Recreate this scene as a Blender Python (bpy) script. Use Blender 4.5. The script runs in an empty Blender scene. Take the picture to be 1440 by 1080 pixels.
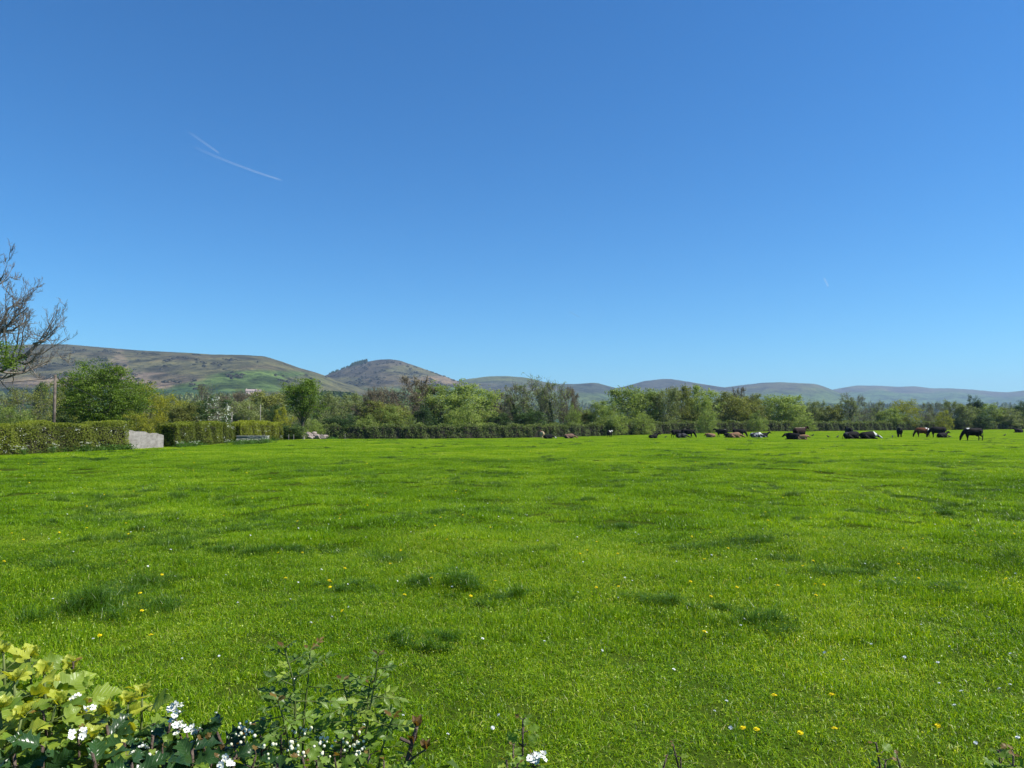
import bpy, bmesh, math, random
import numpy as np
from mathutils import Vector, Matrix, noise as mnoise

PI = math.pi
rad = math.radians
scene = bpy.context.scene
COL = scene.collection
RNG = np.random.default_rng(11)

# ------------------------------------------------------------------ camera calibration (photo is 1440 x 1080)
F = 1028.0
CAM_Z = 1.9
PITCH = rad(3.0)
HORIZ = 540 + F * math.tan(PITCH)
SUN_AZ, SUN_EL = rad(97), rad(50)          # azimuth clockwise from the view direction
SUN = Vector((math.sin(SUN_AZ) * math.cos(SUN_EL), math.cos(SUN_AZ) * math.cos(SUN_EL), math.sin(SUN_EL)))


def at(px, py, d):
    """world point seen at photo pixel (px, py), d metres ahead of the camera"""
    u, v = (px - 720) / F, (540 - py) / F
    dy = math.cos(PITCH) - v * math.sin(PITCH)
    dz = math.sin(PITCH) + v * math.cos(PITCH)
    k = d / dy
    return Vector((u * k, d, CAM_Z + dz * k))


def sstep(a, b, x):
    t = np.clip((x - a) / (b - a), 0, 1)
    return t * t * (3 - 2 * t)


def ground_v(x, y):
    x = np.asarray(x, float)
    y = np.asarray(y, float)
    t = sstep(70, 135, y)
    side = sstep(0, 60, x)
    z = -1.0 * t * (1 - 0.7 * side)
    a = sstep(2, 12, y) * (1 - sstep(26, 48, y))
    z = z + a * (0.055 * np.sin(0.9 * x + 0.5 * np.sin(0.7 * y)) * np.sin(0.8 * y + 0.6 * np.sin(0.5 * x))
                 + 0.03 * np.sin(2.3 * x + 1.1 * np.sin(1.3 * y) + 0.4) * np.sin(2.0 * y + np.sin(1.7 * x)))
    return z


def G(x, y):
    return float(ground_v(x, y))


def spot(px, d):
    x = (px - 720) / F * d / math.cos(PITCH)
    return Vector((x, d, G(x, d)))


# ------------------------------------------------------------------ object helpers
def tag(o, label=None, cat=None, group=None, kind=None):
    if label: o['label'] = label
    if cat: o['category'] = cat
    if group: o['group'] = group
    if kind: o['kind'] = kind
    return o


def link(name, me, parent=None, loc=None):
    o = bpy.data.objects.new(name, me)
    COL.objects.link(o)
    if parent is not None: o.parent = parent
    if loc is not None: o.location = loc
    return o


def empty(name, loc=(0, 0, 0), rz=0.0):
    o = bpy.data.objects.new(name, None)
    COL.objects.link(o)
    o.location = loc
    o.rotation_euler = (0, 0, rz)
    o.empty_display_size = 0.2
    return o


class MB:
    """gathers vertices / faces with a float tint and an RGB colour per vertex"""
    def __init__(self):
        self.V, self.FS, self.T, self.C, self.M = [], [], [], [], []
        self.n = 0

    def add(self, verts, faces, tint=0.5, mat=0, col=None):
        verts = np.asarray(verts, float).reshape(-1, 3)
        k = len(verts)
        self.V.append(verts)
        self.T.append(np.broadcast_to(np.asarray(tint, float), (k,)))
        self.C.append(np.broadcast_to(np.asarray((1, 1, 1) if col is None else col, float), (k, 3)))
        for f in faces:
            f = np.asarray(f, np.int64)
            self.FS.append(f + self.n)
            self.M.append(np.full(len(f), mat, np.int32))
        self.n += k

    def mesh(self, name, mats, smooth=False):
        me = bpy.data.meshes.new(name)
        V = np.concatenate(self.V)
        T = np.concatenate(self.T)
        C = np.concatenate(self.C)
        sizes = np.concatenate([np.full(len(f), f.shape[1], np.int64) for f in self.FS])
        idx = np.concatenate([f.ravel() for f in self.FS])
        mi = np.concatenate(self.M)
        me.vertices.add(len(V))
        me.vertices.foreach_set('co', V.astype(np.float32).ravel())
        me.loops.add(len(idx))
        me.loops.foreach_set('vertex_index', idx.astype(np.int32))
        me.polygons.add(len(sizes))
        starts = np.concatenate([[0], np.cumsum(sizes)[:-1]])
        me.polygons.foreach_set('loop_start', starts.astype(np.int32))
        for m in (mats if isinstance(mats, (list, tuple)) else [mats]):
            me.materials.append(m)
        me.polygons.foreach_set('material_index', mi)
        me.update(calc_edges=True)
        me.polygons.foreach_set('use_smooth', np.full(len(sizes), smooth))
        a = me.attributes.new('tint', 'FLOAT', 'POINT')
        a.data.foreach_set('value', T.astype(np.float32))
        if (C != 1).any():
            c = me.attributes.new('colour', 'FLOAT_COLOR', 'POINT')
            c.data.foreach_set('color', np.concatenate([C, np.ones((len(C), 1))], 1).astype(np.float32).ravel())
        return me


def unit(a):
    return a / np.maximum(np.linalg.norm(a, axis=-1, keepdims=True), 1e-9)


def tube(mb, pts, radii, sides=5, tint=0.5, mat=0, cap=True, col=None, flat=None):
    """tapered tube along pts; flat = second radius for an elliptical section"""
    P = np.asarray(pts, float)
    n = len(P)
    R = np.broadcast_to(np.asarray(radii, float), (n,))
    R2 = R if flat is None else np.broadcast_to(np.asarray(flat, float), (n,))
    tan = np.gradient(P, axis=0)
    tan = unit(tan)
    ref = np.array([0, 0, 1.0]) if abs(tan[0][2]) < 0.9 else np.array([1.0, 0, 0])
    a = unit(np.cross(tan, ref))
    b = np.cross(a, tan)
    ang = np.arange(sides) * 2 * PI / sides
    ring = P[:, None, :] + R[:, None, None] * np.cos(ang)[None, :, None] * a[:, None, :] + R2[:, None, None] * np.sin(ang)[None, :, None] * b[:, None, :]
    V = ring.reshape(-1, 3)
    i = np.arange(n - 1)[:, None] * sides
    j = np.arange(sides)[None, :]
    j2 = (j + 1) % sides
    q = np.stack([i + j, i + j2, i + sides + j2, i + sides + j], -1).reshape(-1, 4)
    fs = [q]
    if cap and sides > 3:
        fs.append(np.arange(sides)[None, ::-1])
        fs.append((np.arange(sides) + (n - 1) * sides)[None, :])
    mb.add(V, fs, tint, mat, col)


def cards(mb, cen, nor, size, tint, mat=0, aspect=0.62, rng=RNG, fold=0.12):
    """many leaf-sized rhombic faces (two triangles with a slight fold)"""
    cen = np.asarray(cen, float)
    n = len(cen)
    if n == 0: return
    nor = unit(np.asarray(nor, float))
    r = unit(rng.normal(size=(n, 3)))
    u = unit(np.cross(nor, r))
    v = np.cross(nor, u)
    s = np.broadcast_to(np.asarray(size, float), (n,))[:, None]
    lift = nor * s * fold
    p0 = cen - u * s * 0.5
    p1 = cen + v * s * 0.5 * aspect + lift
    p2 = cen + u * s * 0.5
    p3 = cen - v * s * 0.5 * aspect + lift
    V = np.stack([p0, p1, p2, p3], 1).reshape(-1, 3)
    b = np.arange(n)[:, None] * 4
    f = np.concatenate([b + np.array([[0, 1, 2]]), b + np.array([[0, 2, 3]])])
    mb.add(V, [f], np.repeat(np.broadcast_to(np.asarray(tint, float), (n,)), 4), mat)


# ------------------------------------------------------------------ materials
def new_mat(name):
    m = bpy.data.materials.new(name)
    m.use_nodes = True
    nt = m.node_tree
    nt.nodes.clear()
    out = nt.nodes.new('ShaderNodeOutputMaterial')
    return m, nt, nt.nodes, nt.links, out


def nd(ns, t, **kw):
    x = ns.new(t)
    for k, v in kw.items():
        setattr(x, k, v)
    return x


def ramp(ns, stops, interp='LINEAR'):
    r = ns.new('ShaderNodeValToRGB')
    e = r.color_ramp.elements
    r.color_ramp.interpolation = interp
    while len(e) < len(stops): e.new(0.5)
    for k, (p, c) in enumerate(stops):
        e[k].position = p
        e[k].color = (c[0], c[1], c[2], 1)
    return r


def leaf_mat(name, dark, light, trans=0.4, rough=0.5, spec=0.25, nscale=0.35, vary=0.35, tcol=1.25):
    """foliage: the tint attribute mixes dark/light leaf colours, a broad noise and a per-tree value shift them"""
    m, nt, ns, ls, out = new_mat(name)
    at_ = nd(ns, 'ShaderNodeAttribute', attribute_name='tint')
    geo = ns.new('ShaderNodeNewGeometry')
    oi = ns.new('ShaderNodeObjectInfo')
    nz = ns.new('ShaderNodeTexNoise')
    nz.inputs['Scale'].default_value = nscale
    nz.inputs['Detail'].default_value = 3
    ls.new(geo.outputs['Position'], nz.inputs['Vector'])
    ad = nd(ns, 'ShaderNodeMath', operation='MULTIPLY_ADD')
    ad.inputs[1].default_value = vary * 2
    ls.new(nz.outputs['Fac'], ad.inputs[0])
    ls.new(at_.outputs['Fac'], ad.inputs[2])
    ad2 = nd(ns, 'ShaderNodeMath', operation='MULTIPLY_ADD')
    ad2.inputs[1].default_value = 0.25
    ls.new(oi.outputs['Random'], ad2.inputs[0])
    ls.new(ad.outputs[0], ad2.inputs[2])
    sb = nd(ns, 'ShaderNodeMath', operation='SUBTRACT', use_clamp=True)
    sb.inputs[1].default_value = vary + 0.125
    ls.new(ad2.outputs[0], sb.inputs[0])
    r = ramp(ns, [(0.0, dark), (1.0, light)])
    ls.new(sb.outputs[0], r.inputs['Fac'])
    p = ns.new('ShaderNodeBsdfPrincipled')
    p.inputs['Roughness'].default_value = rough
    p.inputs['Specular IOR Level'].default_value = spec
    ls.new(r.outputs['Color'], p.inputs['Base Color'])
    t = ns.new('ShaderNodeBsdfTranslucent')
    g = nd(ns, 'ShaderNodeMix', data_type='RGBA', blend_type='MULTIPLY')
    g.inputs[0].default_value = 1.0
    g.inputs[7].default_value = (tcol, tcol * 1.05, tcol * 0.55, 1)
    ls.new(r.outputs['Color'], g.inputs[6])
    ls.new(g.outputs[2], t.inputs['Color'])
    mx = ns.new('ShaderNodeMixShader')
    mx.inputs[0].default_value = trans
    ls.new(p.outputs[0], mx.inputs[1])
    ls.new(t.outputs[0], mx.inputs[2])
    ls.new(mx.outputs[0], out.inputs['Surface'])
    return m


def solid_mat(name, c1, c2, scale=6.0, rough=0.85, bump=0.3, spec=0.2, detail=5, obj=True, mid=None):
    m, nt, ns, ls, out = new_mat(name)
    tc = ns.new('ShaderNodeTexCoord')
    nz = ns.new('ShaderNodeTexNoise')
    nz.inputs['Scale'].default_value = scale
    nz.inputs['Detail'].default_value = detail
    ls.new(tc.outputs['Object'], nz.inputs['Vector'])
    st = [(0.3, c1), (0.7, c2)] if mid is None else [(0.3, c1), (0.5, mid), (0.7, c2)]
    r = ramp(ns, st)
    ls.new(nz.outputs['Fac'], r.inputs['Fac'])
    p = ns.new('ShaderNodeBsdfPrincipled')
    p.inputs['Roughness'].default_value = rough
    p.inputs['Specular IOR Level'].default_value = spec
    ls.new(r.outputs['Color'], p.inputs['Base Color'])
    if bump:
        b = ns.new('ShaderNodeBump')
        b.inputs['Strength'].default_value = bump
        b.inputs['Distance'].default_value = 0.05
        ls.new(nz.outputs['Fac'], b.inputs['Height'])
        ls.new(b.outputs[0], p.inputs['Normal'])
    ls.new(p.outputs[0], out.inputs['Surface'])
    return m


def colour_attr_mat(name, rough=0.7, spec=0.2):
    m, nt, ns, ls, out = new_mat(name)
    a = nd(ns, 'ShaderNodeAttribute', attribute_name='colour')
    p = ns.new('ShaderNodeBsdfPrincipled')
    p.inputs['Roughness'].default_value = rough
    p.inputs['Specular IOR Level'].default_value = spec
    ls.new(a.outputs['Color'], p.inputs['Base Color'])
    ls.new(p.outputs[0], out.inputs['Surface'])
    return m


MAT = {}
MAT['bark'] = solid_mat('bark', (0.05, 0.042, 0.034), (0.15, 0.13, 0.10), 5)
MAT['grey_bark'] = solid_mat('grey_bark', (0.09, 0.08, 0.065), (0.20, 0.18, 0.15), 4)
MAT['twig_bark'] = solid_mat('twig_bark', (0.10, 0.085, 0.068), (0.24, 0.21, 0.17), 4)
MAT['brown_bark'] = solid_mat('brown_bark', (0.11, 0.09, 0.065), (0.21, 0.17, 0.125), 4)
MAT['dense'] = leaf_mat('dense_leaf', (0.034, 0.070, 0.008), (0.20, 0.30, 0.026), 0.42)
MAT['pale'] = leaf_mat('pale_leaf', (0.095, 0.145, 0.026), (0.36, 0.43, 0.10), 0.42)
MAT['grey'] = leaf_mat('grey_green_leaf', (0.10, 0.130, 0.040), (0.30, 0.34, 0.115), 0.38)
MAT['olive'] = leaf_mat('olive_leaf', (0.085, 0.108, 0.020), (0.30, 0.31, 0.070), 0.40)
MAT['yellow'] = leaf_mat('yellow_leaf', (0.13, 0.16, 0.015), (0.38, 0.37, 0.030), 0.42)
MAT['bud'] = leaf_mat('bud_leaf', (0.13, 0.11, 0.055), (0.28, 0.24, 0.13), 0.25)
MAT['ivy'] = leaf_mat('ivy_leaf', (0.026, 0.046, 0.012), (0.10, 0.14, 0.032), 0.2)
MAT['dark'] = leaf_mat('dark_leaf', (0.020, 0.045, 0.010), (0.085, 0.15, 0.026), 0.25)
MAT['blossom'] = leaf_mat('blossom_petal', (0.60, 0.62, 0.48), (0.85, 0.86, 0.78), 0.2, tcol=1.0)
MAT['hedge'] = leaf_mat('hedge_leaf', (0.055, 0.078, 0.012), (0.25, 0.29, 0.026), 0.38, nscale=0.8, vary=0.45)
MAT['hedge_lime'] = leaf_mat('lime_hedge_leaf', (0.080, 0.10, 0.012), (0.33, 0.36, 0.028), 0.38, nscale=0.8, vary=0.45)
MAT['heather'] = leaf_mat('heather_scrub', (0.030, 0.030, 0.020), (0.085, 0.080, 0.050), 0.15)
MAT['hedge_far'] = leaf_mat('far_hedge_leaf', (0.045, 0.070, 0.016), (0.20, 0.25, 0.055), 0.36, nscale=0.5, vary=0.55)
MAT['core'] = solid_mat('hedge_twigs', (0.018, 0.016, 0.010), (0.05, 0.042, 0.028), 5)
MAT['weed'] = leaf_mat('verge_weed', (0.045, 0.10, 0.012), (0.12, 0.24, 0.03), 0.35)


# grass and ground -------------------------------------------------------------------------------
def grass_colour(ns, ls, geo, k=1.0):
    n1 = ns.new('ShaderNodeTexNoise'); n1.inputs['Scale'].default_value = 0.55; n1.inputs['Detail'].default_value = 5
    n2 = ns.new('ShaderNodeTexNoise'); n2.inputs['Scale'].default_value = 0.16; n2.inputs['Detail'].default_value = 4
    n1.inputs['Roughness'].default_value = 0.62
    ls.new(geo.outputs['Position'], n1.inputs['Vector'])
    ls.new(geo.outputs['Position'], n2.inputs['Vector'])
    m = nd(ns, 'ShaderNodeMath', operation='MULTIPLY_ADD')
    m.inputs[1].default_value = 0.9
    ls.new(n2.outputs['Fac'], m.inputs[0])
    ls.new(n1.outputs['Fac'], m.inputs[2])
    return m


def make_grass_mat(name, stops, trans=0.5, spec=0.28, tmul=(1.3, 1.2, 0.4)):
    m, nt, ns, ls, out = new_mat(name)
    geo = ns.new('ShaderNodeNewGeometry')
    v = grass_colour(ns, ls, geo)
    at_ = nd(ns, 'ShaderNodeAttribute', attribute_name='tint')
    ad = nd(ns, 'ShaderNodeMath', operation='MULTIPLY_ADD')
    ad.inputs[1].default_value = 0.55
    ls.new(at_.outputs['Fac'], ad.inputs[0])
    ls.new(v.outputs[0], ad.inputs[2])
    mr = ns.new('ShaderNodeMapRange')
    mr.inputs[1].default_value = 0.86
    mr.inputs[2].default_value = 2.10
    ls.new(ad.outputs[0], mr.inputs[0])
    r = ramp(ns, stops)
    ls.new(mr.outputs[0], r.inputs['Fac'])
    p = ns.new('ShaderNodeBsdfPrincipled')
    p.inputs['Roughness'].default_value = 0.34
    p.inputs['Specular IOR Level'].default_value = spec
    ls.new(r.outputs['Color'], p.inputs['Base Color'])
    t = ns.new('ShaderNodeBsdfTranslucent')
    g = nd(ns, 'ShaderNodeMix', data_type='RGBA', blend_type='MULTIPLY')
    g.inputs[0].default_value = 1.0
    g.inputs[7].default_value = (*tmul, 1)
    ls.new(r.outputs['Color'], g.inputs[6])
    ls.new(g.outputs[2], t.inputs['Color'])
    mx = ns.new('ShaderNodeMixShader')
    mx.inputs[0].default_value = trans
    ls.new(p.outputs[0], mx.inputs[1])
    ls.new(t.outputs[0], mx.inputs[2])
    ls.new(mx.outputs[0], out.inputs['Surface'])
    return m


GR_LO, GR_MID, GR_HI = (0.066, 0.150, 0.003), (0.205, 0.375, 0.004), (0.40, 0.53, 0.020)
MAT['grass'] = make_grass_mat('pasture_grass', [(0.0, GR_LO), (0.33, GR_MID), (0.62, GR_HI), (1.0, (0.62, 0.58, 0.22))], 0.5)
MAT['lush'] = make_grass_mat('lush_grass', [(0.0, (0.040, 0.100, 0.005)), (0.4, (0.090, 0.190, 0.008)), (0.75, (0.24, 0.35, 0.03))], 0.35, 0.3)
m, nt, ns, ls, out = new_mat('field_soil')
geo = ns.new('ShaderNodeNewGeometry')
v = grass_colour(ns, ls, geo)
r = ramp(ns, [(0.5, (0.016, 0.027, 0.004)), (0.9, (0.042, 0.066, 0.008))])
ls.new(v.outputs[0], r.inputs['Fac'])
p = ns.new('ShaderNodeBsdfDiffuse')
ls.new(r.outputs['Color'], p.inputs['Color'])
ls.new(p.outputs[0], out.inputs['Surface'])
MAT['soil'] = m
MAT['cow'] = colour_attr_mat('cow_hide', 0.75, 0.08)

# hills -------------------------------------------------------------------------------------------
m, nt, ns, ls, out = new_mat('hill_vegetation')
a = nd(ns, 'ShaderNodeAttribute', attribute_name='colour')
geo = ns.new('ShaderNodeNewGeometry')
mp = ns.new('ShaderNodeMapping'); mp.inputs['Scale'].default_value = (1, 1, 2.2)
ls.new(geo.outputs['Position'], mp.inputs['Vector'])
n1 = ns.new('ShaderNodeTexNoise'); n1.inputs['Scale'].default_value = 0.008; n1.inputs['Detail'].default_value = 8; n1.inputs['Roughness'].default_value = 0.62
n2 = ns.new('ShaderNodeTexNoise'); n2.inputs['Scale'].default_value = 0.045; n2.inputs['Detail'].default_value = 6; n2.inputs['Roughness'].default_value = 0.7
ls.new(mp.outputs[0], n1.inputs['Vector']); ls.new(mp.outputs[0], n2.inputs['Vector'])
r1 = ramp(ns, [(0.38, (0.36, 0.36, 0.42)), (0.50, (.82, .82, .82)), (0.62, (1.05, 1.02, 0.9))])
ls.new(n1.outputs['Fac'], r1.inputs['Fac'])
r2 = ramp(ns, [(0.38, (0.30, 0.34, 0.34)), (0.48, (.9, .9, .9)), (0.62, (1.25, 1.15, 1.0))])
ls.new(n2.outputs['Fac'], r2.inputs['Fac'])
g1 = nd(ns, 'ShaderNodeMix', data_type='RGBA', blend_type='MULTIPLY'); g1.inputs[0].default_value = 1
g2 = nd(ns, 'ShaderNodeMix', data_type='RGBA', blend_type='MULTIPLY'); g2.inputs[0].default_value = 0.9
ls.new(a.outputs['Color'], g1.inputs[6]); ls.new(r1.outputs['Color'], g1.inputs[7])
ls.new(g1.outputs[2], g2.inputs[6]); ls.new(r2.outputs['Color'], g2.inputs[7])
p = ns.new('ShaderNodeBsdfDiffuse')
ls.new(g2.outputs[2], p.inputs['Color'])
b = ns.new('ShaderNodeBump'); b.inputs['Strength'].default_value = 0.6; b.inputs['Distance'].default_value = 14
ls.new(n2.outputs['Fac'], b.inputs['Height']); ls.new(b.outputs[0], p.inputs['Normal'])
ls.new(p.outputs[0], out.inputs['Surface'])
MAT['hill'] = m

# ------------------------------------------------------------------ world, sun, camera, haze
w = bpy.data.worlds.new('World')
scene.world = w
w.use_nodes = True
wn, wl = w.node_tree.nodes, w.node_tree.links
wn.clear()
sky = wn.new('ShaderNodeTexSky')
sky.sky_type = 'NISHITA'
sky.sun_disc = False
sky.sun_elevation = SUN_EL
sky.sun_rotation = SUN_AZ
sky.altitude = 0
sky.air_density = 1.0
sky.dust_density = 0.05
sky.ozone_density = 3.0
hs = wn.new('ShaderNodeHueSaturation')
hs.inputs['Saturation'].default_value = 1.22
bg = wn.new('ShaderNodeBackground')
bg.inputs['Strength'].default_value = 0.069
wo = wn.new('ShaderNodeOutputWorld')
wl.new(sky.outputs[0], hs.inputs['Color'])
tn = nd(wn, 'ShaderNodeMix', data_type='RGBA', blend_type='MULTIPLY')
tn.inputs[0].default_value = 1.0
tn.inputs[7].default_value = (0.49, 1.0, 1.29, 1)
wl.new(hs.outputs[0], tn.inputs[6])
wl.new(tn.outputs[2], bg.inputs['Color'])
wl.new(bg.outputs[0], wo.inputs['Surface'])

sl = bpy.data.lights.new('sun', 'SUN')
sl.energy = 4.8
sl.angle = rad(0.53)
sl.color = (1.0, 0.955, 0.88)
so = bpy.data.objects.new('sun', sl)
COL.objects.link(so)
so.location = SUN * 50
so.rotation_euler = SUN.to_track_quat('Z', 'Y').to_euler()

cd = bpy.data.cameras.new('camera')
cd.sensor_width = 36
cd.lens = F / 1440 * 36
cd.clip_start = 0.05
cd.clip_end = 90000
co = bpy.data.objects.new('camera', cd)
COL.objects.link(co)
co.location = (0, 0, CAM_Z)
co.rotation_euler = (PI / 2 + PITCH, 0, 0)
scene.camera = co
vs = scene.view_settings
vs.view_transform = 'Standard'
vs.look = 'None'
vs.gamma = 1
vs.exposure = 0.75
scene.cycles.use_denoising = True
scene.cycles.max_bounces = 6
scene.cycles.diffuse_bounces = 3
scene.cycles.glossy_bounces = 2
scene.cycles.transmission_bounces = 3
scene.cycles.transparent_max_bounces = 12
scene.cycles.volume_bounces = 0
scene.cycles.sample_clamp_indirect = 4
scene.cycles.caustics_reflective = False
scene.cycles.caustics_refractive = False

m, nt, ns, ls, out = new_mat('haze_air')
pv = ns.new('ShaderNodeVolumePrincipled')
pv.inputs['Color'].default_value = (0.52, 0.74, 1.0, 1)
pv.inputs['Density'].default_value = 7.5e-5
pv.inputs['Anisotropy'].default_value = 0.1
try:
    pv.inputs['Density Attribute'].default_value = ''
except Exception:
    pass
ls.new(pv.outputs[0], out.inputs['Volume'])
MAT['haze'] = m
HZ = MB()
X0, X1, Y0, Y1, Z0, Z1 = -12500, 12500, -400, 11500, -20, 620
HZ.add([(X0, Y0, Z0), (X1, Y0, Z0), (X1, Y1, Z0), (X0, Y1, Z0), (X0, Y0, Z1), (X1, Y0, Z1), (X1, Y1, Z1), (X0, Y1, Z1)],
       [np.array([[0, 3, 2, 1], [4, 5, 6, 7], [0, 1, 5, 4], [1, 2, 6, 5], [2, 3, 7, 6], [3, 0, 4, 7]])])
tag(link('haze', HZ.mesh('haze', MAT['haze'])), 'thin blue haze lying over the distant hills', 'haze', kind='stuff')

# ------------------------------------------------------------------ the field (one sheet to the horizon)
def axis(parts):
    return np.unique(np.concatenate([np.linspace(a, b, n) for a, b, n in parts]))
xs = axis([(-12000, -1000, 12), (-1000, -120, 23), (-120, -30, 181), (-30, 30, 241), (30, 200, 341), (200, 1000, 17), (1000, 12000, 12)])
ys = axis([(-350, -10, 6), (-10, 40, 201), (40, 240, 401), (240, 1000, 17), (1000, 11000, 21)])
XX, YY = np.meshgrid(xs, ys)
ZZ = ground_v(XX, YY)
FB = MB()
nx = len(xs)
ii = (np.arange(len(ys) - 1)[:, None] * nx + np.arange(nx - 1)[None, :]).ravel()
FB.add(np.stack([XX.ravel(), YY.ravel(), ZZ.ravel()], 1), [np.stack([ii, ii + 1, ii + nx + 1, ii + nx], 1)])
tag(link('field', FB.mesh('field', MAT['soil'], True)), 'broad flat pasture running back to the far hedge', 'field', kind='structure')


# ------------------------------------------------------------------ grass: blade patches instanced over the field
def blades(mb, n, half, hmin, hmax, wid, rng, lean=0.45, tint=(0.2, 0.8), disc=None, hfun=None, stalk=0.0):
    x = rng.uniform(-half, half, n)
    y = rng.uniform(-half, half, n)
    if disc:
        nb = 13
        bc = rng.normal(size=(nb, 2)) * disc * np.array([0.60, 0.60])
        br_ = disc * rng.uniform(0.10, 0.36, nb)
        w_ = rng.integers(nb, size=n)
        rr = br_[w_] * np.abs(rng.normal(size=n)) * 0.8
        an = rng.uniform(0, 2 * PI, n)
        x, y = bc[w_, 0] + rr * np.cos(an), bc[w_, 1] + rr * np.sin(an)
    h = hmin + (hmax - hmin) * rng.uniform(0, 1, n) ** 1.4
    if hfun is not None: h = h * hfun(x, y)
    az = rng.uniform(0, 2 * PI, n)
    face = rng.uniform(0, 2 * PI, n)
    ln = lean * rng.uniform(0.15, 1.6, n)
    d = np.stack([np.cos(az), np.sin(az), np.zeros(n)], 1)
    s = np.stack([np.cos(face), np.sin(face), np.zeros(n)], 1)
    wd = (wid * rng.uniform(0.6, 1.3, n))[:, None]
    root = np.stack([x, y, np.full(n, -0.01)], 1)
    up = np.array([0, 0, 1.0])
    mid = root + up * (h * 0.55)[:, None] + d * (h * ln * 0.25)[:, None]
    tip = root + up * (h * np.clip(1.05 - 0.35 * ln, 0.45, 1))[:, None] + d * (h * ln * 0.95)[:, None]
    V = np.stack([root - s * wd * 0.5, root + s * wd * 0.5, mid + s * wd * 0.42, mid - s * wd * 0.42, tip], 1).reshape(-1, 3)
    b = np.arange(n)[:, None] * 5
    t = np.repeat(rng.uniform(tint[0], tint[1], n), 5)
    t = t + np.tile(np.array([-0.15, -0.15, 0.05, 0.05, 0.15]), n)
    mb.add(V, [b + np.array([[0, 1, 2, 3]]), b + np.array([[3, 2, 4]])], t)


def instancer(name, protos, points, mat):
    """protos: list of MB; points: list of (x,y,z,rz,scale_xy,scale_z,proto). The object's own mesh holds the prototype
    patches and the loose points; geometry nodes put a patch on each point."""
    V, T, PI_, fs = [], [], [], []
    off = 0
    for k, mb in enumerate(protos):
        v = np.concatenate(mb.V)
        V.append(v); T.append(np.concatenate(mb.T)); PI_.append(np.full(len(v), k))
        for f in mb.FS: fs.append(f + off)
        off += len(v)
    pts = np.asarray(points, float)
    npnt = len(pts)
    nv = off
    V.append(pts[:, :3]); T.append(np.zeros(npnt)); PI_.append(np.full(npnt, -1))
    V = np.concatenate(V); T = np.concatenate(T); PI_ = np.concatenate(PI_)
    me = bpy.data.meshes.new(name)
    me.vertices.add(len(V)); me.vertices.foreach_set('co', V.astype(np.float32).ravel())
    sizes = np.concatenate([np.full(len(f), f.shape[1], np.int64) for f in fs])
    idx = np.concatenate([f.ravel() for f in fs])
    me.loops.add(len(idx)); me.loops.foreach_set('vertex_index', idx.astype(np.int32))
    me.polygons.add(len(sizes))
    me.polygons.foreach_set('loop_start', np.concatenate([[0], np.cumsum(sizes)[:-1]]).astype(np.int32))
    me.materials.append(mat)
    me.update(calc_edges=True)

    def at1(nm, data, typ='FLOAT'):
        a = me.attributes.new(nm, typ, 'POINT')
        a.data.foreach_set('value' if typ != 'FLOAT_VECTOR' else 'vector', np.asarray(data, np.int32 if typ == 'INT' else np.float32).ravel())
    at1('tint', T)
    at1('proto', PI_, 'INT')
    z = np.zeros(nv)
    at1('pick', np.concatenate([z, pts[:, 6]]), 'INT')
    gx = (ground_v(pts[:, 0] + .3, pts[:, 1]) - ground_v(pts[:, 0] - .3, pts[:, 1])) / .6
    gy = (ground_v(pts[:, 0], pts[:, 1] + .3) - ground_v(pts[:, 0], pts[:, 1] - .3)) / .6
    cr_, sr_ = np.cos(pts[:, 3]), np.sin(pts[:, 3])
    lx, ly = cr_ * gx + sr_ * gy, -sr_ * gx + cr_ * gy          # slope in the patch's own axes
    at1('turn', np.concatenate([np.zeros((nv, 3)), np.stack([np.arctan(ly), -np.arctan(lx), pts[:, 3]], 1)]), 'FLOAT_VECTOR')
    at1('size', np.concatenate([np.ones((nv, 3)), pts[:, [4, 4, 5]]]), 'FLOAT_VECTOR')
    o = link(name, me)
    ng = bpy.data.node_groups.new(name + '_spread', 'GeometryNodeTree')
    ng.interface.new_socket('Geometry', in_out='INPUT', socket_type='NodeSocketGeometry')
    ng.interface.new_socket('Geometry', in_out='OUTPUT', socket_type='NodeSocketGeometry')
    N, L = ng.nodes, ng.links
    gi, go = N.new('NodeGroupInput'), N.new('NodeGroupOutput')

    def attr(nm, typ):
        a = N.new('GeometryNodeInputNamedAttribute'); a.data_type = typ
        a.inputs['Name'].default_value = nm
        return a.outputs[0]

    def sep(k):
        c = N.new('FunctionNodeCompare'); c.data_type = 'INT'; c.operation = 'EQUAL'
        L.new(attr('proto', 'INT'), c.inputs[2]); c.inputs[3].default_value = k
        s = N.new('GeometryNodeSeparateGeometry'); s.domain = 'POINT'
        L.new(gi.outputs[0], s.inputs[0]); L.new(c.outputs[0], s.inputs[1])
        return s.outputs[0]
    g2i = N.new('GeometryNodeGeometryToInstance')
    for k in reversed(range(len(protos))):
        L.new(sep(k), g2i.inputs[0])
    mp_ = N.new('GeometryNodeMeshToPoints')
    L.new(sep(-1), mp_.inputs[0])
    ip = N.new('GeometryNodeInstanceOnPoints')
    L.new(mp_.outputs[0], ip.inputs['Points'])
    L.new(g2i.outputs[0], ip.inputs['Instance'])
    ip.inputs['Pick Instance'].default_value = True
    L.new(attr('pick', 'INT'), ip.inputs['Instance Index'])
    L.new(attr('turn', 'FLOAT_VECTOR'), ip.inputs['Rotation'])
    L.new(attr('size', 'FLOAT_VECTOR'), ip.inputs['Scale'])
    L.new(ip.outputs[0], go.inputs[0])
    md = o.modifiers.new('spread', 'NODES')
    md.node_group = ng
    return o


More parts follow.
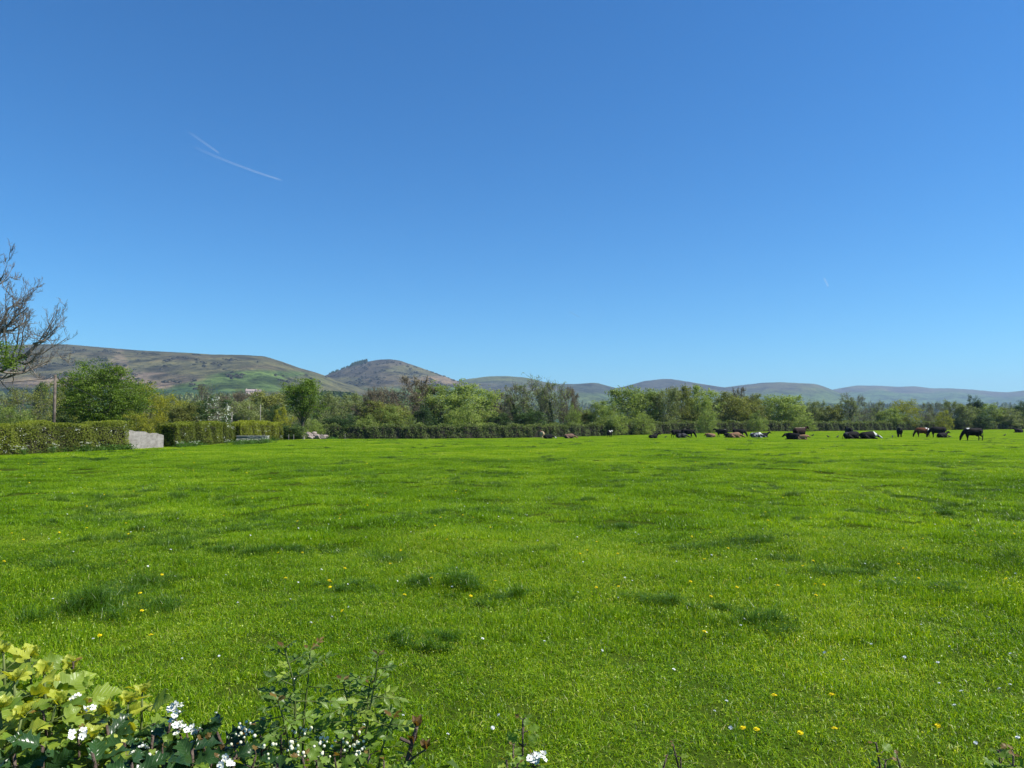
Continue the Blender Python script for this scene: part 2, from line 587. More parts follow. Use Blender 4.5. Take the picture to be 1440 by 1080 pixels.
def fan_points(y0, y1, cell, margin, protos, smin=0.9, smax=1.15, hmin=0.8, hmax=1.2, limit=None):
    pts = []
    y = y0
    while y < y1:
        xm = y * 0.735 + margin
        nxn = int(2 * xm / cell) + 1
        x = -xm + (np.arange(nxn) + RNG.uniform(-.25, .25, nxn)) * cell
        yy = y + RNG.uniform(-.25, .25, nxn) * cell
        for a_, b_ in zip(x, yy):
            if limit and not limit(a_, b_): continue
            pts.append((a_, b_, G(a_, b_), RNG.uniform(0, 2 * PI), RNG.uniform(smin, smax), RNG.uniform(hmin, hmax) * max(.62, .95 + (1.0 if b_ < 13 else .7 if b_ < 42 else .25) * (0.8 * mnoise.noise(Vector((a_ / 1.3, b_ / 1.0, 3.3))) + 0.5 * mnoise.noise(Vector((a_ / 4.5, b_ / 3.5, 7.1))))), RNG.integers(protos)))
        y += cell
    return pts


def hump(seed):
    r_ = np.random.default_rng(seed)
    ph = r_.uniform(0, 6.28, 4)
    return lambda x, y: 0.95 + 0.35 * np.sin(5.1 * x + ph[0]) * np.sin(4.6 * y + ph[1]) + 0.2 * np.sin(11 * x + ph[2]) * np.sin(10 * y + ph[3])


def inside_field(x, y):
    """inside the field's hedges"""
    xb = np.interp(y, [0, 42, 51, 53, 78, 95, 118], [-44, -29.4, -26.9, -27.2, -24.3, -26, -30])
    return x > xb and y < 118 + 0.579 * (x + 30)


near = []
for s_ in range(3):
    mb = MB(); r_ = np.random.default_rng(100 + s_)
    blades(mb, 2700, 0.40, 0.03, 0.088, 0.0048, r_, 0.9, hfun=hump(s_), tint=(-0.35, 1.0))
    blades(mb, 110, 0.40, 0.05, 0.11, 0.0034, r_, 0.9, tint=(1.0, 1.6))
    blades(mb, 36, 0.40, 0.03, 0.09, 0.0032, r_, 1.3, tint=(1.9, 2.7))
    k_ = 150
    cards(mb, np.stack([r_.uniform(-.36, .36, k_), r_.uniform(-.36, .36, k_), r_.uniform(.02, .075, k_)], 1), r_.normal(size=(k_, 3)) * .6 + [0, 0, 1], r_.uniform(.008, .018, k_), r_.uniform(.5, 1.5, k_), aspect=.9, rng=r_)
    near.append(mb)
mid = []
for s_ in range(3):
    mb = MB(); r_ = np.random.default_rng(200 + s_)
    blades(mb, 5000, 0.86, 0.035, 0.095, 0.0080, r_, 0.85, hfun=hump(s_ + 9), tint=(-0.05, 0.95))
    mid.append(mb)
far = []
for s_ in range(3):
    mb = MB(); r_ = np.random.default_rng(300 + s_)
    blades(mb, 6500, 1.9, 0.05, 0.11, 0.017, r_, 0.6, tint=(0.35, 1.0))
    far.append(mb)
pts = [(*q[:6], q[6]) for q in fan_points(0.4, 13.0, 0.55, 4.0, 3)]
pts += [(*q[:6], q[6] + 3) for q in fan_points(12.6, 42.0, 1.2, 4.5, 3)]
pts += [(*q[:6], q[6] + 6) for q in fan_points(41.0, 250.0, 2.7, 7.0, 3, limit=inside_field)]
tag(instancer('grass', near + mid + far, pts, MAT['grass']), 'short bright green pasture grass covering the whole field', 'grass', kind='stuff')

# lusher, taller patches of grass scattered over the pasture
lush = []
for s_ in range(4):
    mb = MB(); r_ = np.random.default_rng(400 + s_)
    q0, q1 = r_.uniform(0, 6.28, 2)
    blades(mb, 1150, 0.5, 0.09, 0.21, 0.0065, r_, 0.8, tint=(-.1, 1.1), disc=0.55, hfun=lambda x, y: np.clip(1.15 - 1.6 * (x * x + y * y) ** .5 + 0.25 * np.sin(9 * x + q0), 0.45, 1.3))
    lush.append(mb)

TUSS = [(625, 828, 0.55, 1.5, 'tallest dark grass tussock near the middle of the pasture'),
        (1320, 726, 0.42, 1.15, 'small isolated dark tussock on plain grass below the grazing cows'),
        (130, 855, 1.0, 1.3, 'broad dark tussock behind the yellow leaved sapling'),
        (600, 906, 0.42, 1.0, 'low dark tussock just behind the rose shoots'),
        (1055, 872, 0.75, 1.0, 'wide lush tussock with dandelions growing beside it'),
        (490, 830, 0.70, 0.8, 'long low dark tussock next to the tallest tussock'),
        (860, 744, 0.55, 1.0, 'dark tussock in the middle of the field ahead of the lying cows'),
        (740, 842, 0.62, 0.8, 'flattened dark patch of long grass right of the tallest tussock'),
        (905, 852, 0.62, 0.8, 'dark shaggy patch of grass between two lush tussocks'),
        (355, 776, 0.70, 0.95, 'dark tussock in the left half of the field in line with the oak'),
        (1165, 808, 0.60, 0.85, 'ragged tussock beside the pair of dandelions on the right'),
        (1290, 832, 0.85, 0.75, 'spreading dark tussock of coarse grass at the right of the field')]


def tuss_spot(px, py):
    d = 6.0
    for _ in range(30):
        s_ = spot(px, d)
        d = d + ((CAM_Z - s_.z) / math.tan(math.atan((py - 540) / F) - PITCH) - d) * 0.7
    return spot(px, d)


protoT = []
for k, (px, py, rr, hh, lab) in enumerate(TUSS):
    mb = MB(); r_ = np.random.default_rng(500 + k)
    q0, q1 = r_.uniform(0, 6.28, 2)
    blades(mb, int(5600 * rr), 1, 0.08, 0.25 * hh, 0.0055, r_, 0.95, disc=rr, tint=(0.0, 0.5 if k < 5 else 0.85),
           hfun=lambda x, y: np.clip(1.2 - 0.75 * ((x * x + (1.5 * y) ** 2) ** .5) / rr + 0.25 * np.sin(8 * x + q0) * np.sin(7 * y + q1), 0.2, 1.3))
    o = link('grass_tussock', mb.mesh('grass_tussock', MAT['lush']), None, tuss_spot(px, py))
    o.scale = (1, 0.95, 0.9)
    tag(o, lab, 'grass tussock', 'dark tussocks in the pasture')

MORE = [(320, 706), (560, 731), (625, 722), (700, 722), (485, 718), (820, 708), (820, 718), (440, 776), (740, 776), (1070, 713), (1062, 763),
        (960, 681), (862, 660), (330, 660), (610, 663), (520, 672), (225, 826), (210, 820), (60, 650), (600, 640), (1110, 790), (1000, 650),
        (120, 800), (240, 770), (1380, 690), (1200, 650), (1225, 800), (1380, 660), (150, 700), (40, 690), (290, 690), (1000, 770), (770, 700)]
lp = []
for px, py in MORE:
    for _ in range(3):
        s_ = tuss_spot(px + RNG.normal() * 16, py + RNG.normal() * 2.0)
        lp.append((s_.x, s_.y, s_.z - 0.01, RNG.uniform(0, 6.28), RNG.uniform(0.7, 1.25), RNG.uniform(0.55, 1.0), RNG.integers(4)))
for _ in range(5200):
    d = 5 + 85 * RNG.uniform(0, 1) ** 1.15
    x = RNG.uniform(-0.74, 0.74) * d
    if mnoise.noise(Vector((x / 2.6, d / 2.0, 5.5))) + .5 * mnoise.noise(Vector((x / 9, d / 9, 1.5))) < .22: continue
    if not inside_field(x, d + 4): continue
    lp.append((x, d, G(x, d) - 0.01, RNG.uniform(0, 6.28), RNG.uniform(0.45, 1.1) * (1 + d / 90), RNG.uniform(0.5, 1.05), RNG.integers(4)))
tag(instancer('long_grass', lush, lp, MAT['lush']), 'longer dark green grass in scattered clumps on the pasture', 'long grass', kind='stuff')

# ------------------------------------------------------------------ dandelions and daisies
MAT['dandelion'] = solid_mat('dandelion_yellow', (0.74, 0.58, 0.005), (0.80, 0.68, 0.01), 20, 0.7, 0)
MAT['daisy'] = solid_mat('daisy_white', (0.72, 0.74, 0.70), (0.85, 0.86, 0.84), 20, 0.7, 0)
MAT['stalk'] = solid_mat('flower_stalk', (0.10, 0.16, 0.03), (0.14, 0.20, 0.05), 20, 0.7, 0)


def flower_mesh(name, mat, r, h, cup):
    mb = MB()
    tube(mb, [(0, 0, 0), (0.004, 0, h * 0.5), (0, 0, h)], 0.0022, 5, mat=1)
    n = 16
    for ring, (rr, zz) in enumerate([(r, 0.0), (r * 0.66, cup), (r * 0.33, cup * 1.5)]):
        for i in range(n):
            a0 = (i + 0.5 * ring) * 2 * PI / n
            w_ = PI / n * 0.9
            mb.add([(0, 0, h + zz * 0.6), (rr * math.cos(a0 - w_), rr * math.sin(a0 - w_), h + zz), (rr * 1.08 * math.cos(a0), rr * 1.08 * math.sin(a0), h + zz + 0.003), (rr * math.cos(a0 + w_), rr * math.sin(a0 + w_), h + zz)],
                   [np.array([[0, 1, 2, 3]])])
    return mb.mesh(name, [mat, MAT['stalk']])


dan = flower_mesh('dandelion', MAT['dandelion'], 0.0175, 0.09, 0.005)
dai = flower_mesh('daisy', MAT['daisy'], 0.0105, 0.075, 0.003)
DPIX = [(127, 858), (620, 735), (837, 838), (870, 836), (992, 852), (1134, 800), (1128, 808), (1088, 836), (1143, 834), (1150, 833), (1137, 852), (1266, 780), (1256, 804),
        (981, 905), (1081, 1001), (1112, 1050), (1055, 1048), (1040, 1043), (1163, 1003), (1165, 1050), (866, 790), (997, 758), (1075, 740), (1405, 826), (150, 912), (222, 910),
        (430, 788), (355, 706), (190, 697), (180, 697), (340, 679), (182, 742), (265, 675), (385, 692), (520, 718), (525, 714), (600, 769), (635, 700), (770, 669), (920, 675), (5, 803), (10, 800),
        (200, 700), (470, 665), (310, 670), (1020, 672), (962, 668), (480, 735), (493, 870), (708, 660), (1307, 1040), (1388, 770)]
for k in range(290):
    if k < len(DPIX): s_ = tuss_spot(*DPIX[k])
    else:
        d = RNG.uniform(7, 50); x = RNG.uniform(-0.7, 0.7) * d
        s_ = Vector((x, d, G(x, d)))
    o = link('dandelion', dan, None, s_)
    far_ = min(1.5, max(1.0, s_.y / 22))
    o.scale = (far_, far_, RNG.uniform(0.9, 1.3))
    o.rotation_euler = (RNG.normal() * 0.2 + 0.15, RNG.normal() * 0.2, RNG.uniform(0, 6))
    tag(o, 'yellow dandelion flower standing in the pasture grass', 'dandelion', 'dandelions dotted over the pasture')
for k in range(290):
    d = 4.3 + 28 * RNG.uniform(0, 1) ** 1.3
    x = RNG.uniform(-0.7, 0.7) * d
    o = link('daisy', dai, None, (x, d, G(x, d)))
    sc_ = RNG.uniform(0.8, 1.25)
    o.scale = (sc_, sc_, RNG.uniform(0.8, 1.2))
    o.rotation_euler = (RNG.normal() * 0.35 + 0.25, RNG.normal() * 0.35, RNG.uniform(0, 6))
    tag(o, 'small white daisy standing in the pasture grass', 'daisy', 'daisies dotted over the pasture')
# ------------------------------------------------------------------ trees
def bez(a, c, b, n):
    t = np.linspace(0, 1, n)[:, None]
    return (1 - t) ** 2 * a + 2 * t * (1 - t) * c + t * t * b


def lobes(rng, k=7, amp=0.22):
    d = unit(rng.normal(size=(k, 3)))
    s_ = rng.uniform(-amp, amp * 1.3, k)
    return lambda v: 1 + sum(s_[i] * np.clip((v @ d[i] - 0.45) / 0.55, 0, 1) for i in range(k))


def grow(rng, H=10.0, W=8.0, base=0.22, trunk_r=0.17, stems=1, n1=11, n2=6, n3=4, up=0.5, clump=0.5, per=26, leaf=0.22, leafmat='dense', barkmat='bark',
         cover=1.0, top=1.0, ivy=0, twig=0, twig_r=0.012, low=None, flat=0.6, fill=0, bumps=0.22):
    """returns (trunk mesh, crown mesh); the envelope is a lobed ellipsoid from base*H to H, W wide"""
    tr, cr = MB(), MB()
    lob = lobes(rng, 7, bumps)
    cz = H * (base + 1) / 2
    ez = H * (1 - base) / 2
    ex = W / 2
    cen = np.array([0, 0, cz])

    def env(v):
        v = v / np.linalg.norm(v)
        k = lob(v)
        w_ = 1.0 if v[2] > 0 else top
        return cen + np.array([v[0] * ex * k * w_, v[1] * ex * k * w_, v[2] * ez * (0.75 + 0.25 * k)])
    tips = []
    segs = 0
    for s_ in range(stems):
        off = np.zeros(3) if stems == 1 else np.append(rng.normal(size=2) * 0.12 * W / 2, 0)
        leanv = np.append(rng.normal(size=2) * (0.05 if stems == 1 else 0.22) * W, 0)
        tp = off + leanv + np.array([0, 0, H * rng.uniform(0.80, 0.93)])
        tp_mid = off + leanv * 0.35 + np.append(rng.normal(size=2) * 0.03 * W, H * 0.42)
        P = bez(off - np.array([0, 0, 0.3]), tp_mid, tp, 9)
        r0 = trunk_r * (1 if stems == 1 else 0.7)
        tube(tr, P, np.linspace(1, 0.12, 9) ** 1.1 * r0 * np.array([1.35] + [1] * 8), 7)
        if ivy:
            k = int(ivy)
            tt = rng.uniform(0.04, 0.75, k)
            pc = np.array([np.interp(tt, np.linspace(0, 1, 9), P[:, i]) for i in range(3)]).T
            an = rng.uniform(0, 6.28, k)
            dv = np.stack([np.cos(an), np.sin(an), rng.normal(size=k) * 0.3], 1)
            rr = (0.25 + 0.55 * rng.uniform(0, 1, k) ** 1.5) * (1.15 - tt)
            cards(cr, pc + dv * rr[:, None], dv + rng.normal(size=(k, 3)) * 0.4, leaf * rng.uniform(0.7, 1.2, k), rng.uniform(0.0, 0.6, k), mat=1, rng=rng)
        nn = max(3, int(n1 / stems))
        for i in range(nn):
            t0 = base * 0.75 + (0.95 - base * 0.75) * (i + rng.uniform(0, 0.8)) / nn
            p0 = np.array([np.interp(t0, np.linspace(0, 1, 9), P[:, j]) for j in range(3)])
            az = i * 2.4 + rng.uniform(-.5, .5) + s_ * 1.7
            el = rng.uniform(-0.45, 0.75) + (t0 - 0.45) * 1.3
            e = env(np.array([math.cos(az) * math.cos(el), math.sin(az) * math.cos(el), math.sin(el)])) * np.array([1, 1, 1])
            e = p0 + (e - p0) * rng.uniform(0.72, 0.98)
            L = np.linalg.norm(e - p0)
            c = p0 + (e - p0) * 0.45 + np.array([0, 0, (up - 0.25) * L * rng.uniform(-.35, .45)])
            B = bez(p0, c, e, 6)
            r1 = max(0.018, r0 * (1.05 - t0) * 0.5)
            tube(tr, B, np.linspace(r1, max(twig_r, r1 * 0.18), 6), 5, cap=False)
            for j in range(n2):
                t1 = 0.30 + 0.7 * (j + rng.uniform(0, 1)) / n2
                q0 = np.array([np.interp(t1, np.linspace(0, 1, 6), B[:, k]) for k in range(3)])
                dv = unit((e - p0) / L * 0.5 + unit(q0 - cen + 1e-6) * 0.5 + rng.normal(size=3) * 0.55 + np.array([0, 0, up * 0.5]))
                l2 = L * rng.uniform(0.28, 0.5) * (1.15 - 0.45 * t1)
                q1 = q0 + dv * l2
                C2 = bez(q0, q0 + dv * l2 * 0.5 + rng.normal(size=3) * 0.08 * l2, q1 + np.array([0, 0, up * 0.12 * l2]), 4)
                r2 = max(twig_r * 1.3, r1 * 0.35 * (1.1 - t1 * 0.5))
                tube(tr, C2, np.linspace(r2, twig_r, 4), 4, cap=False)
                for k in range(n3):
                    t2 = 0.35 + 0.65 * (k + rng.uniform(0, 1)) / n3
                    w0 = np.array([np.interp(t2, np.linspace(0, 1, 4), C2[:, h]) for h in range(3)])
                    dw = unit(dv * 0.7 + rng.normal(size=3) * 0.55 + np.array([0, 0, up * 0.45]))
                    l3 = l2 * rng.uniform(0.35, 0.65)
                    w1 = w0 + dw * l3
                    tips.append(w1)
                    if twig:
                        tube(tr, np.stack([w0, w0 + dw * l3 * 0.5 + rng.normal(size=3) * 0.05 * l3, w1]), [twig_r, twig_r * 0.9, twig_r * 0.7], 3, cap=False)
                        for h in range(twig):
                            x0 = w0 + (w1 - w0) * rng.uniform(0.2, 1)
                            x1 = x0 + unit(dw * 0.8 + rng.normal(size=3) * 0.5 + np.array([0, 0, up * 0.4])) * l3 * rng.uniform(0.4, 0.8)
                            tube(tr, np.stack([x0, (x0 + x1) / 2 + rng.normal(size=3) * 0.03 * l3, x1]), [twig_r * 0.85, twig_r * 0.7, twig_r * 0.6], 3, cap=False)
                            if cover > 0 and rng.uniform() < 0.5: tips.append(x1)
    for _ in range(fill):
        v_ = rng.normal(size=3)
        tips.append(cen + (env(v_) - cen) * rng.uniform(0.45, 0.97))
    tips = np.array(tips)
    if cover > 0:
        keep = rng.uniform(0, 1, len(tips)) < cover
        tips = tips[keep]
        n = len(tips)
        ct = rng.uniform(0.2, 0.8, n)
        cs = clump * rng.uniform(0.6, 1.35, n)
        off = rng.normal(size=(n, per, 3)) * cs[:, None, None] * 0.5
        off[..., 2] *= flat
        pos = (tips[:, None, :] + off).reshape(-1, 3)
        nor = (off / (cs[:, None, None] + 1e-6) + rng.normal(size=(n, per, 3)) * 0.6 + np.array([0, 0, 0.7])).reshape(-1, 3)
        tint = (ct[:, None] + rng.normal(size=(n, per)) * 0.13).ravel()
        ok = pos[:, 2] > (0.05 if low is None else low)
        cards(cr, pos[ok], nor[ok], leaf * rng.uniform(0.65, 1.3, ok.sum()), tint[ok], rng=rng)
    mats = [MAT[leafmat], MAT['ivy']]
    return tr.mesh('trunk', MAT[barkmat], True), (cr.mesh('crown', mats) if cr.n else None), H, W


KIND = {}


def proto(kind, k, **kw):
    KIND[kind] = [grow(np.random.default_rng(hash_seed(kind) + i), **kw) for i in range(k)]


def hash_seed(s_):
    return sum((i + 3) * ord(c) for i, c in enumerate(s_)) * 7


proto('maple', 1, bumps=0.07, fill=950, H=8.6, W=8.2, base=0.10, stems=2, trunk_r=0.24, n1=26, n2=7, n3=4, clump=0.62, per=24, leaf=0.17, leafmat='dense', top=1.05, up=0.4, flat=0.42)
proto('oak', 1, bumps=0.13, fill=260, H=9, W=5.6, base=0.30, stems=1, trunk_r=0.26, n1=17, n2=6, n3=4, clump=0.52, per=22, leaf=0.18, leafmat='dense', barkmat='bark', top=0.75, flat=0.5, ivy=500)
proto('green', 3, fill=230, H=10, W=8, base=0.08, stems=2, n1=20, n2=6, n3=3, clump=0.75, per=18, leaf=0.30, leafmat='pale', cover=0.9)
proto('grey', 3, fill=170, H=10, W=8, base=0.06, stems=3, n1=21, n2=6, n3=3, clump=0.75, per=15, leaf=0.27, leafmat='grey', barkmat='grey_bark', cover=0.85, twig=2, twig_r=0.02)
proto('olive', 2, fill=230, H=10, W=9, base=0.06, stems=2, n1=20, n2=6, n3=3, clump=0.8, per=18, leaf=0.30, leafmat='olive', cover=0.9, twig=1, twig_r=0.02)
proto('yellow', 2, fill=220, H=8, W=7, base=0.02, stems=3, n1=20, n2=6, n3=3, clump=0.65, per=20, leaf=0.2, leafmat='yellow', cover=0.9)
proto('brown', 3, H=10, W=9, base=0.10, stems=1, trunk_r=0.2, n1=26, n2=8, n3=5, clump=0.5, per=3, leaf=0.16, leafmat='bud', barkmat='brown_bark', cover=0.8, twig=4, twig_r=0.027, up=0.9, fill=160)
proto('bare', 2, H=10, W=8, base=0.10, stems=2, trunk_r=0.2, n1=18, n2=7, n3=4, clump=0.5, per=4, leaf=0.18, leafmat='grey', barkmat='grey_bark', cover=0.6, twig=4, twig_r=0.022, up=0.9)
proto('ivied', 2, H=10, W=7, base=0.25, stems=2, trunk_r=0.2, n1=16, n2=7, n3=4, clump=0.55, per=5, leaf=0.24, leafmat='grey', barkmat='grey_bark', cover=0.6, twig=3, twig_r=0.022, up=0.9, ivy=900)
proto('bush', 3, fill=200, H=5, W=6.5, base=-0.25, stems=3, trunk_r=0.09, n1=22, n2=5, n3=3, clump=0.5, per=20, leaf=0.18, leafmat='pale', top=1.0, cover=1.0, low=0.03)
proto('limebush', 2, fill=160, H=5, W=5.5, base=-0.2, stems=3, trunk_r=0.09, n1=20, n2=5, n3=3, clump=0.45, per=20, leaf=0.16, leafmat='yellow', cover=1.0, low=0.03)
proto('dark', 2, fill=220, H=7, W=5, base=-0.05, stems=2, trunk_r=0.14, n1=24, n2=6, n3=3, clump=0.5, per=20, leaf=0.20, leafmat='dark', cover=1.0, low=0.03)
proto('slim', 1, H=10, W=2.8, base=0.02, stems=1, trunk_r=0.14, n1=26, n2=5, n3=3, clump=0.5, per=20, leaf=0.24, leafmat='dark', cover=1.0)
proto('mixed', 2, fill=110, H=7, W=8, base=0.05, stems=3, n1=20, n2=6, n3=3, clump=0.6, per=14, leaf=0.16, leafmat='olive', barkmat='grey_bark', cover=0.75, twig=2, twig_r=0.014)
USED = set()


def plant(kind, px, top, wpx, d, label, name='tree', cat='tree', group='trees along the far side of the pasture', rz=None, i=None, base_z=None):
    P = KIND[kind][RNG.integers(len(KIND[kind])) if i is None else i]
    tr, cr, H0, W0 = P
    s_ = spot(px, d)
    if base_z is not None: s_.z = base_z
    h = at(px, top, d).z - s_.z
    wd = wpx / F * d
    root = empty(name, s_, RNG.uniform(0, 6.28) if rz is None else rz)
    root.scale = (wd / W0, wd / W0, h / H0)
    tag(root, label, cat, group)
    link('trunk', tr, root)
    if cr: link('crown', cr, root)
    return root


T = 'trees along the far side of the pasture'
# ---- left: behind the trimmed hedge
plant('mixed', 44, 546, 84, 66, 'small olive tree with pale twigs standing next to the wooden pole', 'small_tree')
plant('bush', 12, 574, 66, 58, 'bright green bush rising over the trimmed hedge below the bare tree', 'bush', 'bush', 'bushes behind the hedges')
plant('slim', 57, 531, 14, 190, 'slim dark conifer seen between the bare tree and the pole', 'conifer')
plant('yellow', 92, 541, 40, 92, 'yellow green tree half hidden between the pole and the full maple', 'tree')
plant('maple', 143, 514, 108, 74, 'large full maple with dense dark green crown behind the hedge', 'maple_tree', rz=0.4)
plant('dark', 88, 578, 34, 70, 'dark evergreen shrub at the foot of the full maple', 'shrub', 'bush', 'bushes behind the hedges')
plant('yellow', 206, 541, 64, 92, 'yellow leaved willow against the right side of the full maple', 'willow_tree')
plant('yellow', 243, 557, 56, 96, 'lower yellow leaved willow with rounded top behind the stone wall', 'willow_tree')
plant('limebush', 196, 580, 46, 62, 'lime green bush between the stone wall and the full maple', 'bush', 'bush', 'bushes behind the hedges')
plant('olive', 268, 566, 50, 92, 'brownish olive tree behind the second trimmed hedge', 'tree')
plant('bare', 292, 540, 58, 118, 'grey leafless tree behind the white flowering hawthorn', 'bare_tree')
plant('brown', 328, 549, 50, 128, 'brown budding tree right of the white flowering hawthorn', 'tree')
plant('olive', 372, 553, 60, 138, 'brownish green tree below the farmhouse on the hillside', 'tree')
plant('grey', 345, 566, 62, 112, 'low grey green scrub tree behind the thin pale poles', 'tree')
plant('dark', 388, 569, 26, 112, 'dark tree squeezed in beside the leafy oak', 'tree')
plant('limebush', 398, 573, 30, 90, 'small lime bush at the left foot of the leafy oak', 'bush', 'bush', 'bushes behind the hedges')
plant('oak', 427, 530, 56, 96, 'leafy green oak with rounded crown on a tall dark trunk', 'oak_tree', rz=1.2)
plant('bush', 440, 589, 34, 100, 'bright green bush on the right at the foot of the oak', 'bush', 'bush', 'bushes behind the hedges')
plant('grey', 460, 556, 44, 132, 'grey green tree with slender trunks just right of the oak', 'tree')
plant('grey', 497, 556, 50, 142, 'dull grey green tree in front of the distant conifer strip', 'tree')
plant('brown', 527, 546, 46, 136, 'brown twiggy tree with a dark leaning trunk', 'tree')
plant('brown', 577, 534, 84, 150, 'big leafless brown tree with twigs fanned out below the peaked hill', 'bare_tree')
plant('olive', 540, 566, 70, 134, 'low spreading olive tree under the brown fan shaped tree', 'tree')
plant('bush', 556, 573, 58, 131, 'rounded yellow green bush in front of the brown fan shaped tree', 'bush', 'bush', 'bushes behind the hedges')
plant('dark', 597, 568, 26, 134, 'dark green holly standing between two pale green trees', 'holly_tree')
plant('green', 622, 542, 66, 150, 'pale green tree right of the brown fan shaped tree', 'tree')
plant('green', 662, 540, 72, 148, 'pale green tree with the tallest rounded crown left of centre', 'tree')
plant('bush', 650, 570, 60, 139, 'soft green bush below two pale green trees', 'bush', 'bush', 'bushes behind the hedges')
plant('brown', 706, 549, 40, 165, 'purplish brown leafless tree right of the tallest pale green tree', 'bare_tree')
plant('ivied', 731, 545, 44, 152, 'grey tree with ivied trunk, first in the ivied row', 'ivied_tree')
plant('ivied', 754, 541, 44, 156, 'tallest grey tree with dark ivied trunks in the centre of the treeline', 'ivied_tree')
plant('ivied', 778, 542, 42, 154, 'twiggy tree with dark ivied trunks, third in the ivied row', 'ivied_tree')
plant('brown', 802, 545, 34, 158, 'thin twiggy brown tree at the right end of the ivied row', 'bare_tree')
plant('dark', 742, 573, 46, 147, 'dark shrub below the ivied row of trees', 'shrub', 'bush', 'bushes behind the hedges')
plant('bush', 807, 571, 26, 148, 'small light green bush beside the gap in the treeline', 'bush', 'bush', 'bushes behind the hedges')
plant('olive', 822, 577, 30, 160, 'low scrub tree filling the gap in the treeline', 'tree')
plant('green', 843, 565, 34, 158, 'small green tree just right of the gap in the treeline', 'tree')
plant('bush', 860, 570, 46, 150, 'smooth domed pale bush right of the gap in the treeline', 'domed_bush', 'bush', 'bushes behind the hedges')
plant('green', 884, 543, 58, 165, 'tall pale green tree behind the smooth domed bush', 'tree')
plant('green', 912, 547, 50, 168, 'pale green tree between the domed bush and the dark headed tree', 'tree')
plant('grey', 938, 549, 40, 166, 'narrow grey green tree left of the dark headed tree', 'tree')
plant('olive', 957, 545, 42, 170, 'dark headed olive tree directly above the standing black cow', 'tree')
plant('green', 983, 544, 46, 172, 'tall fresh green tree right of the dark headed tree', 'tree')
plant('bush', 993, 579, 28, 158, 'small rounded bush under the fresh green tree', 'bush', 'bush', 'bushes behind the hedges')
plant('bush', 900, 583, 40, 154, 'low bush under the tall pale tree by the domed bush', 'bush', 'bush', 'bushes behind the hedges')
plant('olive', 1026, 553, 56, 178, 'broad olive tree with mottled crown above the brown lying cow', 'tree')
plant('brown', 1041, 548, 34, 195, 'leafless twigs rising behind the broad olive tree', 'bare_tree')
plant('olive', 1053, 556, 42, 182, 'second olive tree close beside the broad mottled one', 'tree')
plant('bush', 1064, 580, 30, 170, 'silvery bush below the second olive tree', 'bush', 'bush', 'bushes behind the hedges')
plant('green', 1088, 555, 48, 186, 'rounded mid green tree left of the pale backed brown cow', 'tree')
plant('green', 1115, 558, 40, 188, 'light green tree behind the pale backed brown cow', 'tree')
plant('bush', 1128, 588, 34, 172, 'rounded bush standing up out of the hedge behind the pale backed cow', 'bush', 'bush', 'bushes behind the hedges')
plant('grey', 1146, 566, 34, 200, 'short grey green tree right of the light green tree', 'tree')
plant('olive', 1168, 570, 36, 200, 'low olive tree at the left of the two twiggy trees', 'tree')
plant('ivied', 1191, 560, 28, 200, 'dark twiggy tree, left one of the upright pair', 'ivied_tree')
plant('bare', 1209, 558, 32, 204, 'twiggy grey tree, right one of the upright pair', 'bare_tree')
plant('ivied', 1236, 567, 20, 206, 'narrow dark tree behind the black cow seen from behind', 'tree')
plant('green', 1250, 575, 34, 204, 'low light green tree left of the yellowish tree', 'tree')
plant('yellow', 1272, 563, 44, 208, 'yellowish green tree above the brown grazing cow', 'tree')
plant('bare', 1299, 566, 30, 212, 'grey bare tree right of the yellowish tree', 'bare_tree')
plant('bare', 1318, 567, 28, 214, 'grey bare tree above the black cow grazing next to the brown one', 'bare_tree')
plant('limebush', 1325, 577, 26, 206, 'lime green bush at the foot of the grey bare trees', 'bush', 'bush', 'bushes behind the hedges')
plant('grey', 1338, 565, 28, 216, 'dull green tree left of the tall dark narrow tree', 'tree')
plant('grey', 1356, 571, 28, 214, 'small dull tree tucked beside the tall dark narrow tree', 'tree')
plant('dark', 1370, 557, 22, 222, 'tall dark narrow tree above the white shouldered black cow', 'tree')
plant('dark', 1379, 582, 24, 208, 'dark rounded bush below the tall dark narrow tree', 'bush', 'bush', 'bushes behind the hedges')
plant('green', 1389, 568, 30, 226, 'green tree leaning on the tall dark narrow tree', 'tree')
plant('grey', 1411, 574, 36, 226, 'low grey green tree left of the dark tree at the edge', 'tree')
plant('dark', 1437, 565, 30, 230, 'dark broad tree cut by the right edge of the view', 'tree')
plant('bare', 1225, 572, 26, 216, 'pale bare tree between the upright pair and the narrow dark tree', 'bare_tree')
plant('green', 1460, 570, 40, 236, 'green tree at the far right end of the treeline', 'tree')
plant('dark', 480, 583, 50, 122, 'dark green shrub at the left end of the far hedge', 'shrub', 'bush', 'bushes behind the hedges')
plant('bush', 515, 585, 40, 126, 'light green bush showing over the left part of the far hedge', 'bush', 'bush', 'bushes behind the hedges')
plant('dark', 700, 580, 36, 147, 'dark bush under the purplish brown tree', 'bush', 'bush', 'bushes behind the hedges')

